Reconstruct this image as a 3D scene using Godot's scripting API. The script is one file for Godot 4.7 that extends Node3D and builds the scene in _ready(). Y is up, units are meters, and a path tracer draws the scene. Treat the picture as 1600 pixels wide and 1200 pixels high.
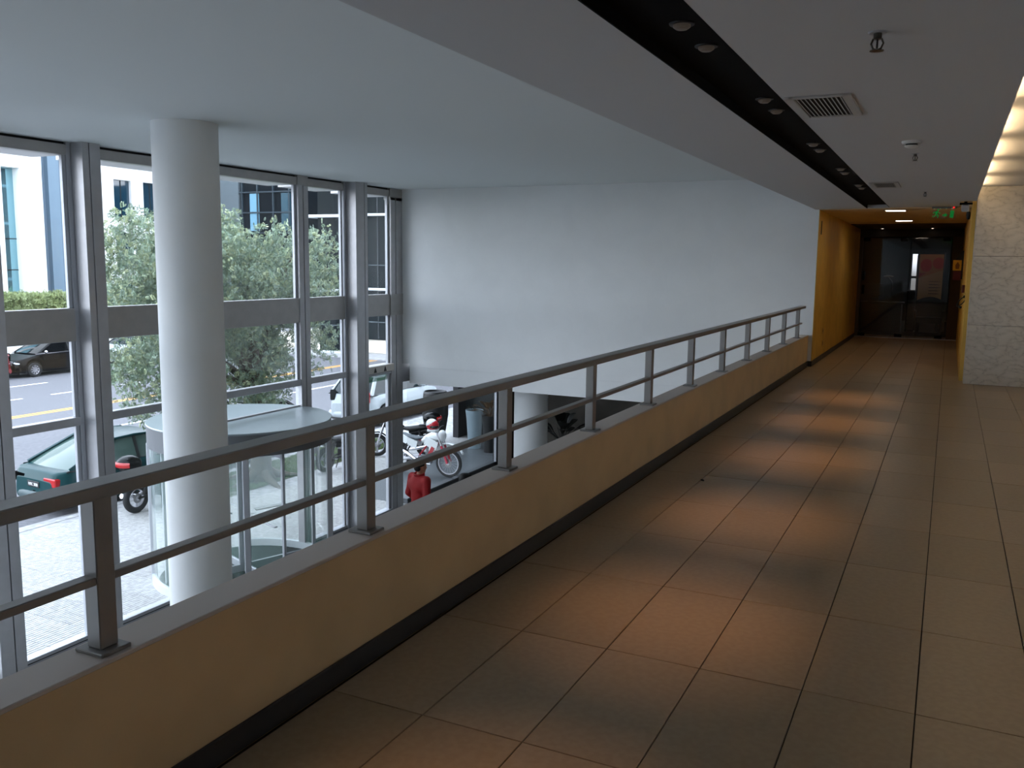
extends Node3D
# A mezzanine corridor over a glazed lobby. Camera at x 0, z 0; the corridor runs to -z; the glass front is the plane x = -9.87.

const FRONT := -9.87          # plane of the glass front
const GROUND := -3.4          # lobby floor and pavement
const STREET := -3.52
const CEIL := 2.545           # corridor ceiling
const HIGH := 3.01            # lobby ceiling
const BACK := -15.0           # white end wall of the lobby

var rng := RandomNumberGenerator.new()
var taken := {}
var M := {}

# ---------- mesh building ----------
class MB:
	var v := PackedVector3Array()
	var n := PackedVector3Array()
	var xf := Transform3D()

	func tri(a: Vector3, b: Vector3, c: Vector3, na: Vector3, nb: Vector3, nc: Vector3) -> void:
		var g := (c - a).cross(b - a)
		if g.length_squared() < 1e-18:
			return
		if g.dot(na + nb + nc) < 0.0:
			var t := b
			b = c
			c = t
			var tn := nb
			nb = nc
			nc = tn
		v.append_array([xf * a, xf * b, xf * c])
		n.append_array([(xf.basis * na).normalized(), (xf.basis * nb).normalized(), (xf.basis * nc).normalized()])

	func flat(a: Vector3, b: Vector3, c: Vector3, out: Vector3) -> void:
		var g := (c - a).cross(b - a)
		if g.length_squared() < 1e-18:
			return
		g = g.normalized()
		if g.dot(out) < 0.0:
			g = -g
		tri(a, b, c, g, g, g)

	func quad(a: Vector3, b: Vector3, c: Vector3, d: Vector3, out: Vector3) -> void:
		flat(a, b, c, out)
		flat(a, c, d, out)

	func box(lo: Vector3, hi: Vector3, bev := 0.0) -> void:
		var c := (lo + hi) * 0.5
		var h := (hi - lo) * 0.5
		h = Vector3(absf(h.x), absf(h.y), absf(h.z))
		var b := minf(bev, minf(h.x, minf(h.y, h.z)) * 0.9)
		var corner := func(s: Vector3, axis: int) -> Vector3:
			var p := Vector3(s.x * (h.x - b), s.y * (h.y - b), s.z * (h.z - b))
			p[axis] = s[axis] * h[axis]
			return c + p
		for axis in 3:
			var u := (axis + 1) % 3
			var w := (axis + 2) % 3
			for s in [-1.0, 1.0]:
				var pts := []
				for k in [[-1.0, -1.0], [1.0, -1.0], [1.0, 1.0], [-1.0, 1.0]]:
					var q := Vector3()
					q[axis] = s
					q[u] = k[0]
					q[w] = k[1]
					pts.append(corner.call(q, axis))
				var o := Vector3()
				o[axis] = s
				quad(pts[0], pts[1], pts[2], pts[3], o)
			if b > 0.0:
				for su in [-1.0, 1.0]:
					for sw in [-1.0, 1.0]:
						var q1 := Vector3()
						q1[u] = su
						q1[w] = sw
						q1[axis] = -1.0
						var q2 := q1
						q2[axis] = 1.0
						var o2 := Vector3()
						o2[u] = su
						o2[w] = sw
						quad(corner.call(q1, u), corner.call(q2, u), corner.call(q2, w), corner.call(q1, w), o2)
		if b > 0.0:
			for sx in [-1.0, 1.0]:
				for sy in [-1.0, 1.0]:
					for sz in [-1.0, 1.0]:
						var s3 := Vector3(sx, sy, sz)
						flat(corner.call(s3, 0), corner.call(s3, 1), corner.call(s3, 2), s3)

	# a flat polygon pushed along an axis: x -> (d, y, x), y -> (x, d, y), z -> (x, y, d)
	func prism(poly: PackedVector2Array, axis: String, d0: float, d1: float) -> void:
		var at := func(p: Vector2, d: float) -> Vector3:
			if axis == "x":
				return Vector3(d, p.y, p.x)
			if axis == "y":
				return Vector3(p.x, d, p.y)
			return Vector3(p.x, p.y, d)
		var idx := Geometry2D.triangulate_polygon(poly)
		var o: Vector3 = at.call(Vector2.ZERO, 1.0)
		if d1 < d0:
			o = -o
		for i in range(0, idx.size(), 3):
			flat(at.call(poly[idx[i]], d1), at.call(poly[idx[i + 1]], d1), at.call(poly[idx[i + 2]], d1), o)
			flat(at.call(poly[idx[i]], d0), at.call(poly[idx[i + 1]], d0), at.call(poly[idx[i + 2]], d0), -o)
		var area := 0.0
		for i in poly.size():
			var p := poly[i]
			var q := poly[(i + 1) % poly.size()]
			area += p.x * q.y - q.x * p.y
		for i in poly.size():
			var p := poly[i]
			var q := poly[(i + 1) % poly.size()]
			var e := Vector2(q.y - p.y, p.x - q.x) * signf(area)
			var oo: Vector3 = at.call(e, 0.0)
			quad(at.call(p, d0), at.call(q, d0), at.call(q, d1), at.call(p, d1), oo)

	# a grid of points, smooth; ref is a point inside
	func grid(rows: Array, ref: Vector3, closed := false) -> void:
		var nr := rows.size()
		var nc: int = rows[0].size()
		var nn := []
		for i in nr:
			var line := PackedVector3Array()
			for j in nc:
				var a: Vector3 = rows[mini(i + 1, nr - 1)][j] - rows[maxi(i - 1, 0)][j]
				var jp := (j + 1) % nc if closed else mini(j + 1, nc - 1)
				var jm := (j - 1 + nc) % nc if closed else maxi(j - 1, 0)
				var b: Vector3 = rows[i][jp] - rows[i][jm]
				var g := a.cross(b)
				if g.length_squared() < 1e-16:
					g = rows[i][j] - ref
				g = g.normalized()
				if g.dot(rows[i][j] - ref) < 0.0:
					g = -g
				line.append(g)
			nn.append(line)
		for i in nr - 1:
			for j in (nc if closed else nc - 1):
				var k := (j + 1) % nc
				tri(rows[i][j], rows[i + 1][j], rows[i + 1][k], nn[i][j], nn[i + 1][j], nn[i + 1][k])
				tri(rows[i][j], rows[i + 1][k], rows[i][k], nn[i][j], nn[i + 1][k], nn[i][k])

	# a tube through points; r is a number, or one Vector2 (across, up) for each point
	func tube(path: Array, r, seg := 10, caps := true) -> void:
		var rings := []
		var norms := []
		var side := Vector3.ZERO
		for i in path.size():
			var t: Vector3 = (path[mini(i + 1, path.size() - 1)] - path[maxi(i - 1, 0)]).normalized()
			if side == Vector3.ZERO:
				side = t.cross(Vector3.UP)
				if side.length() < 0.1:
					side = Vector3.RIGHT
			side = (side - t * side.dot(t)).normalized()
			var up := side.cross(t).normalized()
			var rr: Vector2 = r[i] if r is Array else Vector2(r, r)
			var ring := PackedVector3Array()
			var rn := PackedVector3Array()
			for k in seg:
				var a := TAU * k / seg
				ring.append(path[i] + side * cos(a) * rr.x + up * sin(a) * rr.y)
				rn.append((side * cos(a) * rr.y + up * sin(a) * rr.x).normalized())
			rings.append(ring)
			norms.append(rn)
		for i in path.size() - 1:
			for k in seg:
				var q := (k + 1) % seg
				tri(rings[i][k], rings[i + 1][k], rings[i + 1][q], norms[i][k], norms[i + 1][k], norms[i + 1][q])
				tri(rings[i][k], rings[i + 1][q], rings[i][q], norms[i][k], norms[i + 1][q], norms[i][q])
		if caps:
			for e in [0, path.size() - 1]:
				var o: Vector3 = path[0] - path[1] if e == 0 else path[e] - path[e - 1]
				for k in seg:
					flat(path[e], rings[e][k], rings[e][(k + 1) % seg], o)

	# profile of (radius, height) turned about the axis of b.y; sharp corners stay sharp
	func lathe(profile: Array, seg: int, at: Vector3, b := Basis(), a0 := 0.0, a1 := TAU) -> void:
		for i in profile.size() - 1:
			var p: Vector2 = profile[i]
			var q: Vector2 = profile[i + 1]
			var e := Vector2(q.y - p.y, p.x - q.x).normalized()
			for k in seg:
				var t0 := a0 + (a1 - a0) * k / seg
				var t1 := a0 + (a1 - a0) * (k + 1) / seg
				var d0 := Vector3(cos(t0), 0, sin(t0))
				var d1 := Vector3(cos(t1), 0, sin(t1))
				var up := Vector3.UP
				var n0 := b * (d0 * e.x + up * e.y)
				var n1 := b * (d1 * e.x + up * e.y)
				var A := at + b * (d0 * p.x + up * p.y)
				var B := at + b * (d1 * p.x + up * p.y)
				var C := at + b * (d1 * q.x + up * q.y)
				var D := at + b * (d0 * q.x + up * q.y)
				tri(A, B, C, n0, n1, n1)
				tri(A, C, D, n0, n1, n0)

	func ball(c: Vector3, r: Vector3, seg := 14, b := Basis()) -> void:
		var rows := []
		var ring_count := maxi(6, seg / 2)
		for i in ring_count + 1:
			var t := PI * i / ring_count
			var line := PackedVector3Array()
			for j in seg:
				var a := TAU * j / seg
				line.append(c + b * Vector3(r.x * sin(t) * cos(a), r.y * cos(t), r.z * sin(t) * sin(a)))
			rows.append(line)
		grid(rows, c, true)

	func beam(a: Vector3, b: Vector3, w: float, h: float, up := Vector3.UP) -> void:
		var t := (b - a).normalized()
		var s := t.cross(up)
		if s.length() < 0.05:
			s = t.cross(Vector3.RIGHT)
		s = s.normalized() * w * 0.5
		var u := s.cross(t).normalized() * h * 0.5
		var A := [a - s - u, a + s - u, a + s + u, a - s + u]
		var B := [b - s - u, b + s - u, b + s + u, b - s + u]
		quad(A[0], A[1], A[2], A[3], -t)
		quad(B[0], B[1], B[2], B[3], t)
		var o := [-u, s, u, -s]
		for k in 4:
			var q := (k + 1) % 4
			quad(A[k], A[q], B[q], B[k], o[k])

	func mesh() -> ArrayMesh:
		var arr := []
		arr.resize(Mesh.ARRAY_MAX)
		arr[Mesh.ARRAY_VERTEX] = v
		arr[Mesh.ARRAY_NORMAL] = n
		var m := ArrayMesh.new()
		if v.size():
			m.add_surface_from_arrays(Mesh.PRIMITIVE_TRIANGLES, arr)
		return m


# ---------- naming ----------
func numbered(called: String, parent: Node) -> String:
	var key := "%d/%s" % [parent.get_instance_id(), called]
	var k: int = taken.get(key, 0)
	taken[key] = k + 1
	return called if k == 0 else "%s_%03d" % [called, k]


func put(called: String, mb, m: Material, parent: Node = self, at := Vector3.ZERO) -> MeshInstance3D:
	var o := MeshInstance3D.new()
	o.mesh = mb.mesh() if mb is MB else mb
	o.material_override = m
	o.name = numbered(called, parent)
	o.position = at
	parent.add_child(o, true)
	return o


func tag(o: Node, label: String, category: String, group := "", kind := "") -> void:
	if label:
		o.set_meta("label", label)
	if category:
		o.set_meta("category", category)
	if group:
		o.set_meta("group", group)
	if kind:
		o.set_meta("kind", kind)


func thing(called: String, label: String, category: String, at := Vector3.ZERO, turn := 0.0, group := "") -> Node3D:
	var o := Node3D.new()
	o.name = numbered(called, self)
	add_child(o, true)
	o.position = at
	o.rotation.y = turn
	tag(o, label, category, group)
	return o


func setting(called: String, label: String, category := "", at := Vector3.ZERO) -> Node3D:
	var o := thing(called, label, category, at)
	o.set_meta("kind", "structure")
	return o


func part_box(called: String, lo: Vector3, hi: Vector3, m: Material, parent: Node, bev := 0.0) -> MeshInstance3D:
	var b := MB.new()
	b.box(lo, hi, bev)
	return put(called, b, m, parent)


func copy(o: Node3D, called: String, label: String, group := "") -> Node3D:
	var c: Node3D = o.duplicate()
	c.name = numbered(called, self)
	add_child(c, true)
	tag(c, label, "", group)
	return c


func V(x: float, y: float, z: float) -> Vector3:
	return Vector3(x, y, z)


# ---------- materials ----------
func mat(c: Color, rough := 0.6, metal := 0.0, spec := 0.5) -> StandardMaterial3D:
	var m := StandardMaterial3D.new()
	m.albedo_color = c
	m.roughness = rough
	m.metallic = metal
	m.metallic_specular = spec
	return m


func noise_tex(freq: float, a: Color, b: Color, size := 512, octaves := 4, type := FastNoiseLite.TYPE_SIMPLEX_SMOOTH, sd := 1, fractal := FastNoiseLite.FRACTAL_FBM, offs := [0.25, 0.75]) -> NoiseTexture2D:
	var n := FastNoiseLite.new()
	n.seed = sd
	n.noise_type = type
	n.frequency = freq
	n.fractal_type = fractal
	n.fractal_octaves = octaves
	var g := Gradient.new()
	g.offsets = PackedFloat32Array(offs)
	g.colors = PackedColorArray([a, b])
	var t := NoiseTexture2D.new()
	t.width = size
	t.height = size
	t.seamless = true
	t.noise = n
	t.color_ramp = g
	return t


func textured(m: StandardMaterial3D, t: Texture2D, scale: float, world := true) -> StandardMaterial3D:
	m.albedo_texture = t
	m.uv1_triplanar = true
	m.uv1_world_triplanar = world
	m.uv1_scale = Vector3.ONE * scale
	return m


func glow(c: Color, energy: float) -> StandardMaterial3D:
	var m := mat(c, 0.5)
	m.emission_enabled = true
	m.emission = c
	m.emission_energy_multiplier = energy
	return m


func glass(c: Color, a: float) -> StandardMaterial3D:
	var m := mat(Color(c, a), 0.03)
	m.transparency = BaseMaterial3D.TRANSPARENCY_ALPHA
	return m


func steel(c: Color, rough: float) -> StandardMaterial3D:
	var m := mat(c, rough, 1.0)
	textured(m, M.brush_tex, 0.9)
	return m


func make_materials() -> void:
	M.brush_tex = noise_tex(0.02, Color(0.975, 0.975, 0.975), Color(1, 1, 1), 256, 3)
	M.white = textured(mat(Color(0.93, 0.94, 0.94), 0.75), noise_tex(0.01, Color(0.99, 0.99, 0.99), Color(1, 1, 1), 256, 3, 0, 4), 0.4)
	M.ceiling = mat(Color(0.86, 0.88, 0.88), 0.85)
	M.corridor_ceiling = mat(Color(0.79, 0.79, 0.79), 0.85)
	M.tan = textured(mat(Color(0.88, 0.76, 0.58), 0.6), noise_tex(0.012, Color(0.96, 0.96, 0.96), Color(1, 1, 1), 256, 3, 0, 9), 0.5)
	M.yellow = textured(mat(Color(0.86, 0.7, 0.33), 0.55), noise_tex(0.012, Color(0.95, 0.95, 0.95), Color(1, 1, 1), 256, 3, 0, 12), 0.5)
	M.coping = mat(Color(0.82, 0.78, 0.75), 0.6)
	M.skirting = mat(Color(0.2, 0.2, 0.21), 0.45)
	M.slot = mat(Color(0.014, 0.014, 0.016), 0.85, 0.0, 0.25)
	M.tiles = []
	for k in 4:
		var c: Color = [Color(0.66, 0.58, 0.47), Color(0.68, 0.6, 0.49), Color(0.64, 0.565, 0.455), Color(0.67, 0.585, 0.465)][k]
		M.tiles.append(textured(mat(c, 0.36), noise_tex(0.05, Color(0.965, 0.96, 0.955), Color(1, 1, 1), 512, 5, 0, 20 + k), 0.8))
	M.grout = mat(Color(0.2, 0.17, 0.14), 0.9)
	var marble_t := noise_tex(0.011, Color.WHITE, Color.BLACK, 1024, 6, FastNoiseLite.TYPE_SIMPLEX_SMOOTH, 5, FastNoiseLite.FRACTAL_RIDGED)
	var mn: FastNoiseLite = marble_t.noise
	mn.domain_warp_enabled = true
	mn.domain_warp_amplitude = 45.0
	mn.domain_warp_frequency = 0.012
	marble_t.color_ramp.offsets = PackedFloat32Array([0.0, 0.5, 0.78, 0.95])
	marble_t.color_ramp.colors = PackedColorArray([Color(1, 0.99, 0.97), Color(0.96, 0.95, 0.93), Color(0.9, 0.89, 0.87), Color(0.73, 0.71, 0.69)])
	M.marble = textured(mat(Color(0.84, 0.83, 0.81), 0.3), marble_t, 0.5)
	M.marble.uv1_scale = Vector3(0.42, 0.75, 0.42)
	M.rail_steel = steel(Color(0.6, 0.59, 0.58), 0.36)
	M.rail_steel.metallic = 0.5
	M.mullion = steel(Color(0.74, 0.74, 0.75), 0.36)
	M.mullion.metallic = 0.45
	M.band = steel(Color(0.7, 0.69, 0.68), 0.4)
	M.band.metallic = 0.45
	M.alu = mat(Color(0.7, 0.71, 0.73), 0.4, 0.4)
	M.dark = mat(Color(0.04, 0.04, 0.045), 0.6)
	M.black_gloss = mat(Color(0.02, 0.02, 0.022), 0.2, 0.0, 0.25)
	M.rubber = mat(Color(0.04, 0.04, 0.042), 0.75)
	M.chrome = mat(Color(0.85, 0.85, 0.87), 0.15, 1.0)
	M.glass = glass(Color(0.6, 0.66, 0.66), 0.012)
	M.glass_green = glass(Color(0.6, 0.85, 0.75), 0.16)
	M.glass_dark = glass(Color(0.1, 0.1, 0.11), 0.12)
	M.concrete = textured(mat(Color(0.64, 0.64, 0.64), 0.8), noise_tex(0.02, Color(0.86, 0.86, 0.86), Color(1, 1, 1), 512, 5, 0, 31), 0.35)
	M.pavers = []
	for k in 3:
		var g: float = [0.7, 0.68, 0.69][k]
		M.pavers.append(textured(mat(Color(g, g, g * 0.985), 0.8), noise_tex(0.03, Color(0.88, 0.88, 0.88), Color(1, 1, 1), 512, 4, 0, 40 + k), 0.5))
	M.asphalt = textured(mat(Color(0.385, 0.385, 0.4), 0.85), noise_tex(0.05, Color(0.86, 0.86, 0.86), Color(1, 1, 1), 512, 5, 0, 50), 0.25)
	M.road_white = mat(Color(0.88, 0.88, 0.88), 0.7)
	M.road_yellow = mat(Color(0.85, 0.62, 0.25), 0.7)
	M.granite = textured(mat(Color(0.36, 0.38, 0.39), 0.35), noise_tex(0.06, Color(0.8, 0.8, 0.8), Color(1, 1, 1), 512, 4, 0, 60), 0.6)
	M.lobby_floor = textured(mat(Color(0.5, 0.5, 0.49), 0.3), noise_tex(0.06, Color(0.85, 0.85, 0.85), Color(1, 1, 1), 512, 4, 0, 63), 0.6)
	M.soil = textured(mat(Color(0.3, 0.26, 0.18), 0.95), noise_tex(0.05, Color(0.6, 0.6, 0.6), Color(1, 1, 1), 256, 4, 0, 61), 1.0)
	M.bark = textured(mat(Color(0.40, 0.35, 0.29), 0.9), noise_tex(0.05, Color(0.55, 0.55, 0.55), Color(1, 1, 1), 256, 5, 0, 62), 1.4)
	M.lens = mat(Color(0.7, 0.7, 0.7), 0.2, 0.3)
	M.red_lens = mat(Color(0.62, 0.03, 0.05), 0.2)
	M.skin = mat(Color(0.72, 0.5, 0.4), 0.6)


func _ready() -> void:
	rng.seed = 7
	# camera
	var cam := Camera3D.new()
	cam.name = "camera"
	cam.fov = 46.865
	cam.near = 0.05
	cam.far = 400.0
	cam.transform = Transform3D(Basis(V(0.897433, 0.0120868, -0.440985), V(-0.0701405, 0.990818, -0.1155835), V(0.435539, 0.134659, 0.890041)), V(0, 1.6, 0))
	add_child(cam)
	cam.current = true
	# an overcast sky
	var sm := ProceduralSkyMaterial.new()
	sm.sky_top_color = Color(0.86, 0.92, 1.0)
	sm.sky_horizon_color = Color(0.93, 0.96, 1.0)
	sm.sky_curve = 0.2
	sm.ground_horizon_color = Color(0.6, 0.6, 0.6)
	sm.ground_bottom_color = Color(0.4, 0.4, 0.4)
	sm.sky_energy_multiplier = 1.25
	var sky := Sky.new()
	sky.sky_material = sm
	var env := Environment.new()
	env.background_mode = Environment.BG_SKY
	env.sky = sky
	env.tonemap_mode = Environment.TONE_MAPPER_LINEAR
	env.tonemap_exposure = 4.0
	env.sdfgi_enabled = true
	env.ssao_enabled = true
	env.ssil_enabled = true
	var we := WorldEnvironment.new()
	we.name = "surroundings"
	we.environment = env
	add_child(we)

	make_materials()
	corridor_shell()
	lobby_shell()
	glass_front()
	street()
	far_buildings()
	railing()
	ceiling_fittings()
	corridor_end()
	revolving_door()
	tree_and_lawn()
	cars()
	motorbikes()
	planters()
	people()


# ---------- the corridor ----------
func corridor_shell() -> void:
	var f := setting("floor", "beige rectangular ceramic tile floor of the upper corridor", "floor")
	part_box("slab", V(-2.15, -0.5, -22.3), V(2.6, -0.012, 3.0), M.grout, f)
	var a := 0.3947
	var b := 0.8249
	var tile := MB.new()
	tile.box(V(0.0025, -0.012, 0.0025), V(a - 0.002, 0, b - 0.002), 0.0015)
	var tm := tile.mesh()
	var cut := MB.new()
	cut.box(V(0.0025, -0.012, b - 0.635), V(a - 0.0025, 0, b - 0.0025), 0.0015)
	var cm := cut.mesh()
	for i in range(-3, 25):
		for j in range(-1, 9):
			var x := -1.5827 + a * j
			var z := -2.5377 - b * i
			if x > 0.15 and z - b < -14.0:
				if z > -13.9:
					put("tile", cm, M.tiles[rng.randi() % 4], f, V(x, 0.0, z - b))
				continue
			if i < -1 and j > 5:
				continue
			put("tile", tm, M.tiles[rng.randi() % 4], f, V(x, rng.randf() * 0.0006, z - b))
	# parapet with the railing on it
	var w := setting("wall_west", "low tan parapet wall under the steel railing", "wall")
	part_box("parapet", V(-2.15, -0.8, BACK), V(-2.0, 0.495, 3.0), M.tan, w)
	part_box("coping", V(-2.152, 0.495, BACK), V(-1.998, 0.51, 3.0), M.coping, w, 0.003)
	var s := setting("baseboard_west", "dark grey skirting along the parapet foot", "baseboard")
	part_box("skirting", V(-2.0, 0.0, BACK), V(-1.985, 0.088, 3.0), M.skirting, s, 0.003)
	part_box("skirting", V(-2.0, 0.0, BACK), V(-1.925, 0.088, BACK + 0.014), M.skirting, s, 0.003)
	part_box("skirting", V(-1.94, 0.0, -22.1), V(-1.925, 0.088, BACK + 0.014), M.skirting, s, 0.003)
	# ceiling with the dark slot
	var c := setting("ceiling", "white corridor ceiling with a long dark lighting slot", "ceiling")
	part_box("plasterboard", V(-2.0, CEIL - 0.035, BACK), V(-1.23, 3.25, 3.0), M.corridor_ceiling, c)
	part_box("plasterboard", V(-0.91, CEIL - 0.02, BACK), V(0.05, 2.72, 3.0), M.corridor_ceiling, c)
	part_box("plasterboard", V(-1.23, CEIL - 0.03, BACK), V(-0.91, 2.62, BACK + 0.1), M.corridor_ceiling, c)
	part_box("slot_lining", V(-1.23, 2.565, BACK + 0.1), V(-0.91, 2.64, 3.0), M.slot, c)
	part_box("slot_lining", V(-1.23, CEIL - 0.036, BACK + 0.1), V(-1.222, 2.565, 3.0), M.slot, c)
	part_box("slot_lining", V(-0.918, CEIL - 0.021, BACK + 0.1), V(-0.91, 2.565, 3.0), M.slot, c)
	part_box("roof_slab", V(-1.23, 3.0, -24.0), V(2.6, 3.25, 3.0), M.corridor_ceiling, c)
	# raised ceiling over the side lobby, lit by hidden tubes on the lip
	part_box("raised_ceiling", V(0.0, 2.72, -13.9), V(2.6, 2.8, 3.0), M.corridor_ceiling, c)
	var e := setting("wall_east", "pale wall of the side lobby", "wall")
	part_box("plaster", V(2.6, -0.5, -14.2), V(2.8, 3.25, 3.2), M.white, e)
	var so := setting("wall_south", "white end wall behind the viewpoint", "wall")
	part_box("plaster", V(-10.2, GROUND - 0.2, 3.0), V(2.8, 3.3, 3.2), M.white, so)
	# marble wall facing the viewpoint
	var mw := setting("wall_marble", "grey veined marble wall at the right end of the corridor", "wall")
	part_box("backing", V(0.272, 0.0, -14.25), V(2.6, 2.75, -13.92), M.grout, mw)
	var ys := [0.0, 0.83, 1.78, 2.72]
	for r in 3:
		for k in 3:
			var x0 := 0.268 + k * 0.8
			part_box("marble_panel", V(x0, ys[r] + 0.002, -13.925), V(minf(x0 + 0.798, 2.6), ys[r + 1] - 0.002, -13.9), M.marble, mw, 0.002)
	part_box("marble_panel", V(0.262, 0.0, -14.25), V(0.268, 2.72, -13.9), M.marble, mw, 0.001)
	# yellow inner corridor
	var yl := setting("wall_yellow", "mustard yellow wall on the left of the inner corridor", "wall")
	part_box("plaster", V(-2.15, -0.5, -22.6), V(-1.94, 2.6, -15.25), M.yellow, yl)
	part_box("plaster_end", V(-1.94, 0.0, -15.25), V(-1.932, 2.51, BACK - 0.002), M.yellow, yl)
	var yr := setting("wall_yellow_right", "mustard yellow wall behind the marble wall", "wall")
	part_box("plaster", V(0.212, -0.5, -22.6), V(0.4, 2.6, -14.25), M.yellow, yr)
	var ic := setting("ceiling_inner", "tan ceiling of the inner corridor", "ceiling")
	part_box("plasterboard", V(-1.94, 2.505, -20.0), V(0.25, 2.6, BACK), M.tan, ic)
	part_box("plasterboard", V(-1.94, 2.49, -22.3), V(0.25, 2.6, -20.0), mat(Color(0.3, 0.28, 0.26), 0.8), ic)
	part_box("plasterboard", V(-2.15, 2.6, -24.0), V(0.4, 3.0, BACK), M.corridor_ceiling, ic)


# ---------- the lobby below ----------
func lobby_shell() -> void:
	var c := setting("ceiling_lobby", "high white ceiling of the lobby", "ceiling")
	part_box("plasterboard", V(-9.95, HIGH, -15.25), V(-2.0, 3.3, 3.0), M.ceiling, c)
	var f := setting("floor_lobby", "grey floor of the lobby below", "floor")
	part_box("slab", V(-9.95, GROUND - 0.2, -24.0), V(2.6, GROUND, 3.0), M.lobby_floor, f)
	var w := setting("wall_north", "white end wall of the lobby hung above the lower opening", "wall")
	var up := MB.new()
	up.prism(PackedVector2Array([V2(-9.86, HIGH), V2(-9.86, -0.42), V2(-9.64, -0.42), V2(-9.64, -0.478), V2(-1.94, -0.478), V2(-1.94, HIGH)]), "z", -15.25, BACK)
	put("upper_panel", up, M.white, w)
	part_box("lower_panel", V(-9.64, -0.815, -15.25), V(-1.94, -0.483, BACK), M.white, w)
	part_box("backing", V(-9.6, -0.5, -15.24), V(-1.95, -0.4, BACK - 0.01), M.white, w)
	# the room beyond, under the white wall
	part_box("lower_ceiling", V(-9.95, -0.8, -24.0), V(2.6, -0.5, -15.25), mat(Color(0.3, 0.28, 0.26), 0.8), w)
	var wb := setting("wall_back", "dark taupe wall of the room under the white wall", "wall")
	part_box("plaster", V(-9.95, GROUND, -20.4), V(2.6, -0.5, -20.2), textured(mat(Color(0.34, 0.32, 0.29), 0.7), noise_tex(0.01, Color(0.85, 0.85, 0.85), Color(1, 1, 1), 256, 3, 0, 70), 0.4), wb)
	var we := setting("wall_lobby", "plain wall at the far side of the lobby", "wall")
	part_box("plaster", V(2.6, GROUND - 0.2, -24.0), V(2.8, -0.5, 3.2), M.white, we)
	var wo := setting("wall_outer", "outer wall above the street door", "wall")
	part_box("cladding", V(-10.02, -0.8, -24.0), V(-9.82, 3.3, -15.25), M.white, wo)
	part_box("cladding", V(-10.1, 3.02, -15.25), V(-9.9, 4.2, 3.2), M.alu, wo)
	# round columns
	for q in [[-7.30, -7.05, HIGH, "near"], [-7.28, -15.75, -0.8, "far"]]:
		var st := setting("column", "stout round white column standing in the lobby by the glass" if q[3] == "near" else "round white column under the white end wall", "column", V(q[0], 0, q[1]))
		var b := MB.new()
		b.lathe([Vector2(0.335, GROUND), Vector2(0.335, q[2])], 64, Vector3.ZERO)
		put("shaft", b, M.white, st)


func V2(x: float, y: float) -> Vector2:
	return Vector2(x, y)


func pane(z0: float, z1: float, y0: float, y1: float, parent: Node, m: Material = null) -> void:
	part_box("pane", V(FRONT - 0.006, y0, z0), V(FRONT + 0.006, y1, z1), m if m else M.glass, parent)


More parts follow.
